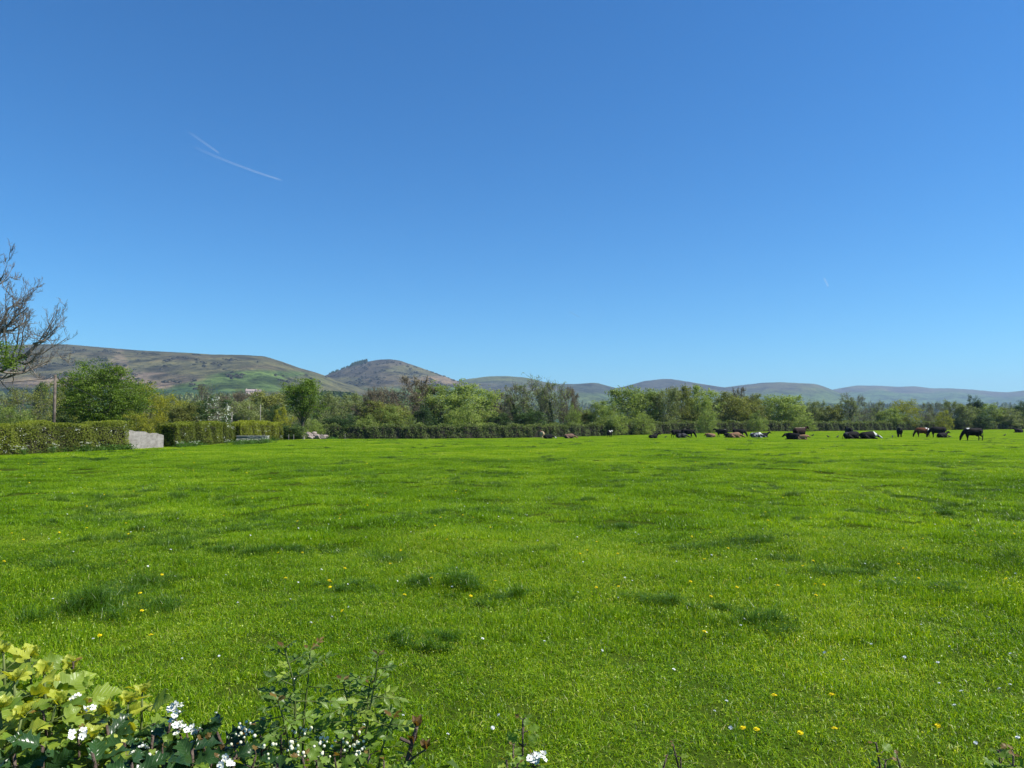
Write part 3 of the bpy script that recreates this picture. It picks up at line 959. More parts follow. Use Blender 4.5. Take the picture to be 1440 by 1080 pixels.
# woodland behind the treeline: reads as one mass
wm = MB()
r_ = np.random.default_rng(77)
for k in range(150):
    px = r_.uniform(-80, 1520)
    d = r_.uniform(200, 300) + (60 if px > 1000 else 0)
    topy = np.interp(px, [0, 250, 450, 700, 800, 825, 850, 1000, 1150, 1440], [572, 568, 572, 560, 566, 583, 572, 562, 574, 580]) + r_.normal() * 4
    s_ = spot(px, d)
    h = at(px, topy, d).z - s_.z
    wd = r_.uniform(5, 9)
    tube(wm, [(s_.x, s_.y, s_.z - .3), (s_.x + .2, s_.y, s_.z + h * .5), (s_.x, s_.y, s_.z + h * .85)], [.2, .14, .04], 5, mat=1)
    nc = 30
    dv = unit(r_.normal(size=(nc, 3)))
    cc = np.array([s_.x, s_.y, s_.z + h * .55]) + dv * np.array([wd / 2, wd / 2, h * .43]) * r_.uniform(.45, 1, (nc, 1))
    ct = r_.uniform(0.1, 0.9, nc)
    per = 24
    off = r_.normal(size=(nc, per, 3)) * 0.65
    cards(wm, (cc[:, None] + off).reshape(-1, 3), (off + r_.normal(size=(nc, per, 3)) * .5 + [0, 0, .5]).reshape(-1, 3), r_.uniform(.3, .55, nc * per),
          (ct[:, None] + r_.normal(size=(nc, per)) * .12).ravel(), mat=0 if r_.uniform() < .7 else 2, rng=r_)
tag(link('woodland', wm.mesh('woodland', [MAT['grey'], MAT['bark'], MAT['bud']])), 'mass of dull green woodland behind the treeline', 'woodland', kind='stuff')

# ---- white flowering hawthorn and its dead trunk
hw = empty('hawthorn_tree', spot(302, 86), 0.5)
tag(hw, 'hawthorn tree covered in white blossom behind the second trimmed hedge', 'tree', T)
tr, cr, H0, W0 = grow(np.random.default_rng(9), H=5.0, W=3.9, base=-0.1, stems=2, trunk_r=0.12, n1=20, n2=5, n3=4, clump=0.4, per=16, leaf=0.15, leafmat='dark', cover=0.9, low=0.1)
link('trunk', tr, hw); link('crown', cr, hw)
bm_ = MB(); r_ = np.random.default_rng(10)
v = unit(r_.normal(size=(60, 3)) + np.array([0.5, -0.5, 0.25]))
c0 = np.array([0, 0, 2.6]) + v * np.array([1.9, 1.9, 2.4])
pp = (c0[:, None] + r_.normal(size=(60, 11, 3)) * 0.15).reshape(-1, 3)
cards(bm_, pp, r_.normal(size=(len(pp), 3)), r_.uniform(.07, .14, len(pp)), r_.uniform(.2, .8, len(pp)), aspect=0.95, rng=r_)
link('blossom', bm_.mesh('blossom', MAT['blossom']), hw)
mb = MB()
tube(mb, [(0, 0, -.3), (0.05, 0, 1.5), (-.05, 0, 3.0), (0, 0, 4.5)], [.24, .2, .19, .17], 8)
tube(mb, [(-.05, 0, 2.8), (-.3, 0, 3.4), (-.4, 0, 4.0)], [.14, .12, .09], 7)
s_ = spot(293, 92)
o = link('dead_trunk', mb.mesh('dead_trunk', MAT['grey_bark'], True), None, s_)
tag(o, 'broken grey dead tree trunk standing just left of the blossoming hawthorn', 'dead tree')
o.scale = (1, 1, (at(293, 556, 92).z - s_.z) / 4.5)

# ---- big bare tree at the left edge: hand-laid limbs, recursive twigs
bt = spot(-118, 46)
tree = empty('bare_tree', bt + Vector((-.6, 0, 0)))
tag(tree, 'big leafless tree reaching crooked dark branches in from the left edge', 'tree', T)
tb = MB(); r_ = np.random.default_rng(41)
tips_b = []


def loc(px, py, d):
    p_ = at(px, py, d) - bt
    return np.array(p_)


def limb(P, r0, r1, level=0, dens=1.0):
    P = np.asarray(P, float)
    n = max(7, len(P) * 3)
    tt = np.linspace(0, len(P) - 1, n)
    Q = np.array([np.interp(tt, np.arange(len(P)), P[:, i]) for i in range(3)]).T
    Q[1:-1] = (Q[:-2] + 2 * Q[1:-1] + Q[2:]) / 4
    L = np.linalg.norm(np.diff(P, axis=0), axis=1).sum()
    Q[1:-1] += r_.normal(size=(n - 2, 3)) * L * 0.012
    tube(tb, Q, np.linspace(r0, r1, n), [8, 6, 5, 4, 3][min(level, 4)], cap=False)
    if level >= 4: return
    k = int([9, 10, 9, 7][level] * dens)
    for j in range(k):
        t = 0.22 + 0.78 * (j + r_.uniform(0, 1)) / k
        i0 = min(int(t * (n - 1)), n - 2)
        p0 = Q[i0] + (Q[i0 + 1] - Q[i0]) * (t * (n - 1) - i0)
        dv = unit(Q[i0 + 1] - Q[i0])
        out_ = unit(dv * 0.65 + r_.normal(size=3) * 0.6 + np.array([0.12, 0, 0.38]))
        l2 = L * r_.uniform(0.26, 0.44) * (1.15 - 0.5 * t) * (0.85 if level == 1 else 1)
        p1 = p0 + unit(out_ + np.array([0, 0, -0.1])) * l2 * 0.5
        p2 = p0 + out_ * l2 + np.array([0, 0, 0.12 * l2])
        rr = max(0.0095, (r0 + (r1 - r0) * t) * 0.5)
        limb([p0, p1, p2], rr, max(0.008, rr * 0.28), level + 1)


base_t = np.array([0, 0, -0.4])
limb([base_t, loc(-112, 540, 46), loc(-98, 490, 46), loc(-78, 440, 45.5), loc(-60, 405, 45)], .50, .10, 0, .6)
limb([loc(-112, 560, 46), loc(-60, 545, 45.5), loc(0, 527, 45), loc(30, 508, 44.8), loc(52, 499, 44.6), loc(68, 480, 44.5), loc(84, 463, 44.5)], .26, .025, 1, 1.8)
limb([loc(-100, 500, 46), loc(-40, 480, 46.5), loc(5, 470, 47), loc(26, 438, 47.2), loc(44, 420, 47.5)], .18, .022, 1, 1.5)
limb([loc(-92, 460, 46), loc(-45, 440, 45), loc(-8, 418, 44.5), loc(12, 398, 44), loc(24, 384, 44)], .17, .022, 1, 1.6)
limb([loc(-85, 430, 46), loc(-55, 410, 47), loc(-20, 386, 47), loc(-6, 376, 47)], .15, .022, 1, 1.5)
limb([loc(30, 508, 44.8), loc(48, 512, 44.2), loc(58, 508, 44), loc(66, 498, 43.8)], .08, .016, 2, 1.6)
limb([loc(0, 470, 46.8), loc(30, 466, 46.5), loc(46, 456, 46), loc(56, 446, 46)], .10, .016, 2, 1.6)
limb([loc(-30, 492, 46.5), loc(5, 478, 46.8), loc(30, 452, 46.5), loc(52, 432, 46.3)], .16, .022, 1, 1.5)
limb([loc(0, 527, 45), loc(-30, 560, 44), loc(-10, 500, 44), loc(20, 480, 44)], .10, .02, 2, 1.3)
link('trunk', tb.mesh('trunk', MAT['twig_bark'], True), tree)
# leafy green bough hanging in front of it: belongs to a neighbour outside the view
lb = MB(); r_ = np.random.default_rng(42)
cen = np.array([loc(-4 + 25 * math.cos(a_) * q_, 502 + 22 * math.sin(a_) * q_, 43) for a_, q_ in zip(r_.uniform(0, 6.28, 60), r_.uniform(.2, 1, 60))])
cen[:, 1] += r_.normal(size=60) * 0.5
cen[:, 0] += .9
pp = (cen[:, None] + r_.normal(size=(60, 22, 3)) * .16).reshape(-1, 3)
cards(lb, pp, r_.normal(size=(len(pp), 3)) + [0, 0, 1], r_.uniform(.08, .16, len(pp)), (r_.uniform(.3, .9, 60)[:, None] + r_.normal(size=(60, 22)) * .1).ravel(), rng=r_)
o = link('green_bough', lb.mesh('green_bough', MAT['dense']), tree)
o['label'] = 'tuft of fresh green leaves on the bare tree'


# ------------------------------------------------------------------ hedges
def hedge(name, label, pts, H, W, n, leaf, matname, seed, rough=0.10, white=0, hvar=0.06, group='trimmed hedges bounding the pasture', slope=0.0):
    """pts: world (x,y) path; leaf cards over the top and both faces of a trimmed body with a twiggy core"""
    r_ = np.random.default_rng(seed)
    P = np.asarray([(p_[0], p_[1]) for p_ in pts], float)
    seg = np.linalg.norm(np.diff(P, axis=0), axis=1)
    cum = np.concatenate([[0], np.cumsum(seg)])
    L = cum[-1]
    Hs = np.broadcast_to(np.asarray(H, float), (len(P),))

    def fr(s_):
        x = np.interp(s_, cum, P[:, 0]); y = np.interp(s_, cum, P[:, 1])
        x2 = np.interp(s_ + .1, cum, P[:, 0]) - np.interp(s_ - .1, cum, P[:, 0]); y2 = np.interp(s_ + .1, cum, P[:, 1]) - np.interp(s_ - .1, cum, P[:, 1])
        t = unit(np.stack([x2, y2], -1))
        return x, y, np.stack([t[..., 1], -t[..., 0]], -1), np.interp(s_, cum, Hs)
    ph = r_.uniform(0, 6.28, 6)

    def wob(s_, z):
        return 0.5 * np.sin(s_ * 0.9 + ph[0]) + 0.5 * np.sin(s_ * 2.3 + ph[1] + z * 1.5) + 0.4 * np.sin(s_ * 4.7 + z * 3.1 + ph[2]) + 0.3 * np.sin(z * 5 + ph[3] + s_)
    mb = MB()
    # core
    ns_ = max(4, int(L / 1.2))
    ss = np.linspace(0.12, L - 0.12, ns_)
    x, y, nn, hh = fr(ss)
    z0 = ground_v(x, y) - 0.1
    k = 0.62
    ring = []
    for a_, b_ in [(-.5 * k, 0.0), (-.46 * k, .80), (-.25 * k, .90), (.25 * k, .90), (.46 * k, .80), (.5 * k, 0.0)]:
        ring.append(np.stack([x + nn[:, 0] * a_ * W, y + nn[:, 1] * a_ * W, z0 + b_ * hh], 1))
    V = np.stack(ring, 1)
    m_ = 6
    ib = np.arange(ns_ - 1)[:, None] * m_
    jb = np.arange(m_ - 1)[None, :]
    q = np.stack([ib + jb, ib + jb + 1, ib + m_ + jb + 1, ib + m_ + jb], -1).reshape(-1, 4)
    mb.add(V.reshape(-1, 3), [q, np.array([[0, 1, 2, 3, 4, 5]]), np.array([[5, 4, 3, 2, 1, 0]]) + (ns_ - 1) * m_], .3, 1)
    # leaves
    s_ = r_.uniform(0, L, n)
    where = r_.uniform(0, 1, n)
    x, y, nn, hh = fr(s_)
    top = where < 0.34
    side = np.where(r_.uniform(0, 1, n) < 0.72, 1, -1)          # the pasture side gets more
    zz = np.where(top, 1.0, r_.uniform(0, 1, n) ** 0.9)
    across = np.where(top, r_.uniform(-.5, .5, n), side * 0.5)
    w_ = wob(s_, zz)
    depth = np.abs(r_.normal(size=n)) * rough
    across_m = across * W + np.where(top, 0, side * (w_ * rough - depth + 0.03))
    zt = hh * (1 + hvar * np.sin(s_ * 1.3 + ph[4]) + hvar * 0.6 * np.sin(s_ * 3.1 + ph[5]))
    zm = zz * zt + np.where(top, w_ * rough * 0.5 - depth * 0.7 + 0.02, 0)
    endz = np.clip(np.minimum(s_, L - s_) / 0.3, 0, 1)
    cap_ = r_.uniform(0, 1, n) < min(.2, 1.6 / L)
    s_ = np.where(cap_, np.where(r_.uniform(0, 1, n) < .5, 0.02, L - .02) + r_.normal(size=n) * .05, s_)
    across_m = np.where(cap_, r_.uniform(-.5, .5, n) * W, across_m)
    zm = np.where(cap_, r_.uniform(0, 1, n) * hh, zm)
    x, y, nn, _h = fr(np.clip(s_, 0, L))
    pos = np.stack([x + nn[:, 0] * across_m, y + nn[:, 1] * across_m, ground_v(x, y) + zm * (0.94 + .06 * endz)], 1)
    nor = np.stack([np.where(top, 0, nn[:, 0] * side), np.where(top, 0, nn[:, 1] * side), np.where(top, 1.0, 0.35)], 1) + r_.normal(size=(n, 3)) * 0.55
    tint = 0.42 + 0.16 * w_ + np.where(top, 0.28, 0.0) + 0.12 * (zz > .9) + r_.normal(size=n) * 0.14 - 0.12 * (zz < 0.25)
    gap = (np.sin(s_ * 1.9 + zz * 4 + ph[0]) * np.sin(s_ * 0.7 + zz * 7 + ph[3]) > 0.55) & (~top) & (r_.uniform(0, 1, n) < 0.6)
    keep = ~gap
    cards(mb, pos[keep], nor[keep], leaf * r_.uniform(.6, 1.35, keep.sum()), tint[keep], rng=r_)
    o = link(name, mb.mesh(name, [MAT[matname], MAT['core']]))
    tag(o, label, 'hedge', group)
    if white:
        wb = MB()
        c_s = np.repeat(r_.uniform(0, L, white), 9)
        c_z = np.repeat(r_.uniform(0.05, 0.95, white), 9)
        m2 = len(c_s)
        x, y, nn, hh = fr(c_s)
        pos = np.stack([x + nn[:, 0] * (W / 2 + rough), y + nn[:, 1] * (W / 2 + rough), ground_v(x, y) + c_z * hh], 1) + r_.normal(size=(m2, 3)) * 0.09
        cards(wb, pos, r_.normal(size=(m2, 3)), leaf * r_.uniform(.35, .7, m2), r_.uniform(.2, .8, m2), aspect=.95, rng=r_)
        link('blossom', wb.mesh('blossom', MAT['blossom']), o)
    return o


def pxy(px, d):
    s_ = spot(px, d)
    return (s_.x, s_.y)


# the path's right-hand normal must face the pasture
hedge('trimmed_hedge', 'long trimmed green hedge at the left, ending at the stone wall', [pxy(-330, 31), pxy(-120, 37.5), pxy(0, 42.5), pxy(90, 46.5), pxy(172, 50.5)], [1.75, 1.75, 1.82, 1.86, 1.88], 1.5, 52000, 0.085, 'hedge', 1, rough=.13, hvar=.05, white=40)
hedge('trimmed_hedge', 'trimmed hedge starting behind the stone wall and ending near the blossoming hawthorn', [pxy(236, 55.5), pxy(290, 62), pxy(321, 67.5)], [1.80, 1.85, 1.75], 1.5, 26000, 0.11, 'hedge', 2, rough=.13, white=10)
hedge('trimmed_hedge', 'yellow green trimmed hedge section standing behind the cattle trough', [pxy(329, 69.5), pxy(345, 72.5), pxy(390, 82)], [1.72, 1.9, 1.88], 1.5, 24000, 0.11, 'hedge_lime', 4, rough=.13, white=9)
hedge('far_hedge', 'long dark field hedge along the far side of the pasture behind the cows', [pxy(458, 119), pxy(600, 125), pxy(760, 138), pxy(950, 162), pxy(1150, 189), pxy(1300, 209), pxy(1470, 234)], [2.3, 2.35, 2.4, 2.5, 2.3, 2.2, 2.2], 2.0, 84000, 0.24, 'hedge_far', 3, rough=0.30, hvar=0.10)
# tall weeds at the hedge foot
vb = MB(); r_ = np.random.default_rng(61)
for (a0, d0), (a1, d1), n in [((-300, 32), (172, 50.2), 900), ((236, 54.5), (380, 80), 500), ((380, 84), (470, 112), 150), ((318, 60.5), (366, 66.0), 170)]:
    for k in range(n):
        t = r_.uniform()
        s_ = spot(a0 + (a1 - a0) * t, d0 + (d1 - d0) * t)
        p_ = np.array([s_.x + 0.9 + r_.normal() * 0.25, s_.y - 0.2 + r_.normal() * 0.25, s_.z])
        h = r_.uniform(.15, .5)
        m2 = 14
        pos = p_ + np.stack([r_.normal(size=m2) * .12, r_.normal(size=m2) * .12, r_.uniform(0, h, m2)], 1)
        cards(vb, pos, r_.normal(size=(m2, 3)) + [0, -.3, .4], r_.uniform(.06, .14, m2), r_.uniform(.1, .9) + r_.normal(size=m2) * .1, rng=r_)
tag(link('verge_weeds', vb.mesh('verge_weeds', MAT['weed'])), 'ragged green weeds growing along the foot of the hedges', 'weeds', kind='stuff')
for px, d, top, w_, lab in [(402, 86, 597, 52, 'rounded dark bush between the trough and the stone rubble')]:
    plant('dark', px, top, w_, d, lab, 'bush', 'bush', 'bushes behind the hedges')
plant('bush', 416, 599, 30, 87, 'light green bush leaning over the stone rubble', 'bush', 'bush', 'bushes behind the hedges')
o = plant('dark', 238, 599, 16, 56.2, 'dark twiggy shrub at the right end of the stone wall', 'shrub', 'bush', 'bushes behind the hedges')

# ------------------------------------------------------------------ stone wall
m, nt, ns, ls, out = new_mat('weathered_stone')
tc = ns.new('ShaderNodeTexCoord')
vo = ns.new('ShaderNodeTexVoronoi'); vo.inputs['Scale'].default_value = 3.2; vo.feature = 'DISTANCE_TO_EDGE'
mp = ns.new('ShaderNodeMapping'); mp.inputs['Scale'].default_value = (1, 1, 1.35)
nz = ns.new('ShaderNodeTexNoise'); nz.inputs['Scale'].default_value = 2.4; nz.inputs['Detail'].default_value = 8; nz.inputs['Roughness'].default_value = .68
ls.new(tc.outputs['Object'], mp.inputs['Vector']); ls.new(mp.outputs[0], vo.inputs['Vector']); ls.new(tc.outputs['Object'], nz.inputs['Vector'])
r = ramp(ns, [(.30, (.17, .15, .13)), (.48, (.25, .23, .205)), (.66, (.32, .295, .265))])
ls.new(nz.outputs['Fac'], r.inputs['Fac'])
r2 = ramp(ns, [(0.0, (.62, .62, .60)), (.06, (1, 1, 1))])
ls.new(vo.outputs['Distance'], r2.inputs['Fac'])
g = nd(ns, 'ShaderNodeMix', data_type='RGBA', blend_type='MULTIPLY'); g.inputs[0].default_value = .12
ls.new(r.outputs['Color'], g.inputs[6]); ls.new(r2.outputs['Color'], g.inputs[7])
p = ns.new('ShaderNodeBsdfPrincipled'); p.inputs['Roughness'].default_value = .9; p.inputs['Specular IOR Level'].default_value = .15
ls.new(g.outputs[2], p.inputs['Base Color'])
b = ns.new('ShaderNodeBump'); b.inputs['Strength'].default_value = .12; b.inputs['Distance'].default_value = .03
ls.new(nz.outputs['Fac'], b.inputs['Height']); ls.new(b.outputs[0], p.inputs['Normal'])
ls.new(p.outputs[0], out.inputs['Surface'])
MAT['stone'] = m

wa, wbp = spot(178, 50.3), spot(232, 54.2)
dirw = (wbp - wa); Lw = Vector((dirw.x, dirw.y)).length
mb = MB(); r_ = np.random.default_rng(71)
nxw, nzw = 26, 14
top_h = lambda t: (1.9 - (604.5 + 7 * t - 594) * (50.3 + 3.9 * t) / F) - min(wa.z, wbp.z) + 0.04 * math.sin(t * 17) + 0.02 * math.sin(t * 41)
front, back = [], []
for j in range(nzw + 1):
    for i in range(nxw + 1):
        t = i / nxw
        h = (top_h(t) + 0.25) * j / nzw - 0.25
        x = t * Lw + (0.30 * (j / nzw - .75) if i == 0 else 0) * -0.6
        front.append((x, r_.normal() * .004, h)); back.append((x, .42 + r_.normal() * .004, h))
V = front + back
nf = len(front); row = nxw + 1
fs = []
for j in range(nzw):
    for i in range(nxw):
        a_ = j * row + i
        fs.append((a_, a_ + 1, a_ + row + 1, a_ + row)); fs.append((nf + a_ + 1, nf + a_, nf + a_ + row, nf + a_ + row + 1))
for i in range(nxw):
    a_ = nzw * row + i
    fs.append((a_, a_ + 1, nf + a_ + 1, nf + a_))
for j in range(nzw):
    for i in (0, nxw):
        a_ = j * row + i
        fs.append((a_, a_ + row, nf + a_ + row, nf + a_) if i == 0 else (a_ + row, a_, nf + a_, nf + a_ + row))
mb.add(V, [np.array(fs)])
o = link('stone_wall', mb.mesh('stone_wall', MAT['stone']), None, (wa.x, wa.y, min(wa.z, wbp.z)))
o.rotation_euler = (0, 0, math.atan2(dirw.y, dirw.x))
tag(o, 'pale weathered stone wall with a sloping top between the two hedges', 'wall')

# ------------------------------------------------------------------ trough, rubble, posts, poles, wires
MAT['trough'] = solid_mat('galvanised_metal', (.25, .25, .235), (.38, .375, .35), 3, .7, .1, .2)
MAT['wood'] = solid_mat('weathered_wood', (.07, .055, .042), (.20, .165, .13), 3, .9, .4)
MAT['palewood'] = solid_mat('pale_post_wood', (.17, .155, .13), (.30, .28, .24), 3, .9, .4)
MAT['rock'] = solid_mat('pale_rubble', (.17, .135, .11), (.34, .29, .25), 2, .9, .5)
MAT['dark_metal'] = solid_mat('dark_metal', (.03, .03, .03), (.06, .06, .06), 6, .5, 0)


def boxv(mb, x0, x1, y0, y1, z0, z1, mat=0):
    mb.add([(x0, y0, z0), (x1, y0, z0), (x1, y1, z0), (x0, y1, z0), (x0, y0, z1), (x1, y0, z1), (x1, y1, z1), (x0, y1, z1)],
           [np.array([[0, 3, 2, 1], [4, 5, 6, 7], [0, 1, 5, 4], [1, 2, 6, 5], [2, 3, 7, 6], [3, 0, 4, 7]])], mat=mat)


s_ = spot(334, 67.0)
t_root = empty('water_trough', s_, 0.18)
tag(t_root, 'long pale cattle trough with a thin rim in front of the second hedge', 'trough')
mb = MB(); Lt = 2.75
for q in [(0, Lt, 0, .05, .02, .62), (0, Lt, .75, .80, .02, .62), (0, .05, .05, .75, .02, .62), (Lt - .05, Lt, .05, .75, .02, .62), (.05, Lt - .05, .05, .75, .02, .10)]: boxv(mb, *q)
link('trough_body', mb.mesh('trough_body', MAT['palewood']), t_root)
mb = MB()
for q in [(-.04, Lt + .04, -.05, .06, .625, .665), (-.04, Lt + .04, .74, .85, .625, .665), (-.04, .06, .062, .738, .625, .665), (Lt - .06, Lt + .04, .062, .738, .625, .665)]: boxv(mb, *q)
link('rim', mb.mesh('rim', MAT['trough']), t_root)

r_ = np.random.default_rng(81)
rock_meshes = []
for k in range(4):
    bm = bmesh.new(); bmesh.ops.create_icosphere(bm, subdivisions=2, radius=.5)
    for vv in bm.verts:
        nzv = mnoise.noise(vv.co * 2.2 + Vector((k * 7, 0, 0)))
        vv.co *= 1 + .45 * nzv
        vv.co.z *= .7
    me = bpy.data.meshes.new('rubble_stone'); bm.to_mesh(me); bm.free(); me.materials.append(MAT['rock']); rock_meshes.append(me)
for k in range(22):
    px = 424 + 33 * r_.uniform()
    d = 92 + r_.normal() * 1.0
    s_ = spot(px, d)
    lvl = 0.6 * r_.uniform() * (1 - abs((px - 440) / 22) ** 2) if k > 9 else 0
    o = link('rubble_stone', rock_meshes[k % 4], None, (s_.x, s_.y + lvl * .6, s_.z + .25 + max(0, lvl)))
    sc_ = r_.uniform(.45, .95)
    o.scale = (sc_ * 1.3, sc_, sc_)
    o.rotation_euler = tuple(r_.uniform(-.5, .5, 2)) + (r_.uniform(0, 6),)
    tag(o, 'pale pinkish stone in the rubble heap between the bushes and the far hedge', 'stone', 'stones in the pale rubble heap')

MAT['umbel'] = leaf_mat('cow_parsley_umbel', (0.45, 0.47, 0.36), (0.66, 0.68, 0.58), 0.2, tcol=1.0)
for px, d in [(338, 63), (346, 64), (356, 64.5), (362, 65), (371, 66), (376, 67), (262, 56), (240, 53.5), (308, 61), (60, 43.8), (108, 46.2), (20, 41.5)]:
    s_ = spot(px, d) + Vector((.75 if px < 330 else .1, 0, 0))
    cp = empty('cow_parsley', s_)
    tag(cp, 'white flowering cow parsley growing at the foot of the trimmed hedges', 'wildflower', 'cow parsley along the hedge foot')
    h_ = r_.uniform(.4, .65)
    st, um = MB(), MB()
    for k in range(9):
        tp = np.array([r_.normal() * .22, r_.normal() * .22, h_ * r_.uniform(.6, 1.1)])
        tube(st, [(0, 0, -.05), tp * .5 + [0, 0, .05], tp], .008, 4)
        cards(um, tp + r_.normal(size=(9, 3)) * [.05, .05, .012], r_.normal(size=(9, 3)) * .3 + [0, -.2, 1], r_.uniform(.035, .06, 9), r_.uniform(.2, .8, 9), aspect=.95, rng=r_)
        cards(st, tp * .45 + r_.normal(size=(12, 3)) * .09 + [0, 0, .06], r_.normal(size=(12, 3)) + [0, 0, .6], r_.uniform(.05, .1, 12), .5, rng=r_)
    link('stem', st.mesh('stem', MAT['weed']), cp)
    link('umbel', um.mesh('umbel', MAT['umbel']), cp)

for px, top, bot, d, lab in [(387, 612, 0, 82, 'thin pale fence post just right of the cattle trough'), (407, 611, 0, 84, 'thin pale fence post in front of the rounded dark bush'),
                             (414, 611, 0, 84, 'thin pale fence post beside the stone rubble'), (428, 616, 0, 84, 'short white marker post in front of the stone rubble'), (486, 610, 0, 112, 'thin post before the left end of the far hedge')]:
    s_ = spot(px, d)
    h = max(.35, at(px, top, d).z - s_.z)
    mb = MB(); r0 = .05 if px != 428 else .12
    tube(mb, [(0, 0, -.1), (.01, 0, h * .5), (0, 0, h)], [r0, r0 * .95, r0 * .9], 7)
    o = link('fence_post', mb.mesh('fence_post', MAT['palewood']), None, s_)
    tag(o, lab, 'post', 'posts along the left end of the field')

s_ = spot(77.5, 62)
pole = empty('utility_pole', s_)
tag(pole, 'weathered wooden utility pole carrying a wire between the trees at left', 'pole')
h = at(77, 527, 62).z - s_.z
mb = MB(); tube(mb, [(0, 0, -.5), (0, 0, h * .5), (0, 0, h)], [.145, .125, .105], 10)
link('pole_shaft', mb.mesh('pole_shaft', MAT['wood'], True), pole)
mb = MB(); tube(mb, [(-.10, 0, h - .28), (-.24, 0, h - .28), (-.36, 0, h - .30)], .025, 6)
br = link('bracket', mb.mesh('bracket', MAT['dark_metal']), pole)
mb = MB(); tube(mb, [(-.36, 0, h - .34), (-.36, 0, h - .26), (-.36, 0, h - .20)], [.055, .07, .04], 8)
link('insulator', mb.mesh('insulator', MAT['rock']), br)
pt = s_ + Vector((-.36, 0, h - .27))


def wire(a_, b_, sag, r0, lab, n=24):
    mb = MB()
    t = np.linspace(0, 1, n)
    P = np.array([np.array(a_) * (1 - q) + np.array(b_) * q - np.array([0, 0, sag * 4 * q * (1 - q)]) for q in t])
    tube(mb, P, r0, 5)
    tag(link('overhead_wire', mb.mesh('overhead_wire', MAT['dark_metal'])), lab, 'wire', 'wires on the wooden pole')


wire(pt, at(-260, 520, 64), .9, .022, 'thin dark wire running left from the wooden pole to the edge')
wire(pt + Vector((.5, 0, .02)), at(150, 565, 72), .1, .022, 'thin dark wire dropping right from the wooden pole into the maple')
for px, top, d, r0, mt, lab in [(367, 569, 104, .06, 'palewood', 'tall thin pale pole above the second trimmed hedge'), (327, 579, 98, .08, 'palewood', 'short grey pole right of the blossoming hawthorn'), (351, 568, 112, .06, 'trough', 'faint thin metal pole between the short grey pole and the tall pale one')]:
    s_ = spot(px, d); h = at(px, top, d).z - s_.z
    mb = MB(); tube(mb, [(0, 0, -.3), (0, 0, h * .5), (0, 0, h)], [r0, r0 * .9, r0 * .8], 8)
    tag(link('pole', mb.mesh('pole', MAT[mt], True), None, s_), lab, 'pole', 'thin poles above the second hedge')
# ------------------------------------------------------------------ cows: lofted volumes fused into one skin
def loft(mb, st, sides=14):
    """st: list of (x, y, z, lateral radius, vertical radius)"""
    st = np.asarray(st, float)
    n = len(st)
    t = np.linspace(0, n - 1, (n - 1) * 3 + 1)
    # smooth (Catmull-Rom) resample
    Q = []
    for q in t:
        i = min(int(q), n - 2); f = q - i
        p0, p1, p2, p3 = st[max(i - 1, 0)], st[i], st[i + 1], st[min(i + 2, n - 1)]
        Q.append(0.5 * ((2 * p1) + (-p0 + p2) * f + (2 * p0 - 5 * p1 + 4 * p2 - p3) * f * f + (-p0 + 3 * p1 - 3 * p2 + p3) * f ** 3))
    Q = np.array(Q)
    P = Q[:, :3]
    tan = unit(np.gradient(P, axis=0))
    lat = np.broadcast_to(np.array([0, 1.0, 0]), tan.shape)
    lat = unit(lat - tan * (lat * tan).sum(1, keepdims=True))
    vv = np.cross(tan, lat)
    ang = np.arange(sides) * 2 * PI / sides
    V = P[:, None] + np.abs(Q[:, 3])[:, None, None] * np.cos(ang)[None, :, None] * lat[:, None] + np.abs(Q[:, 4])[:, None, None] * np.sin(ang)[None, :, None] * vv[:, None]
    m_ = len(P)
    i = np.arange(m_ - 1)[:, None] * sides; j = np.arange(sides)[None]; j2 = (j + 1) % sides
    q = np.stack([i + j, i + j2, i + sides + j2, i + sides + j], -1).reshape(-1, 4)
    mb.add(V.reshape(-1, 3), [q, np.arange(sides)[None, ::-1], (np.arange(sides) + (m_ - 1) * sides)[None]])


def cow_head(mb, p, ang, k=1.0):
    """poll at p; ang = nose direction in the x-z plane (0 forward, -pi/2 straight down)"""
    c, s_ = math.cos(ang), math.sin(ang)
    f = lambda a_, h: (p[0] + a_ * c - h * s_, p[1], p[2] + a_ * s_ + h * c)
    loft(mb, [(*f(-.06, 0), .09, .10), (*f(.04, .01), .115, .125), (*f(.16, 0), .105, .115), (*f(.30, -.01), .075, .09), (*f(.40, -.015), .07, .075), (*f(.46, -.02), .05, .055)])
    for sg in (-1, 1):
        e0 = f(.0, .05)
        loft(mb, [(e0[0], e0[1] + sg * .08, e0[2], .03, .03), (e0[0] - .01, e0[1] + sg * .17, e0[2] - .01, .055, .055), (e0[0] - .02, e0[1] + sg * .27, e0[2] - .04, .03, .03)], 8)


def leg(mb, pts, sides=10):
    loft(mb, [(x, y, z, r0, r0) for x, y, z, r0 in pts], sides)


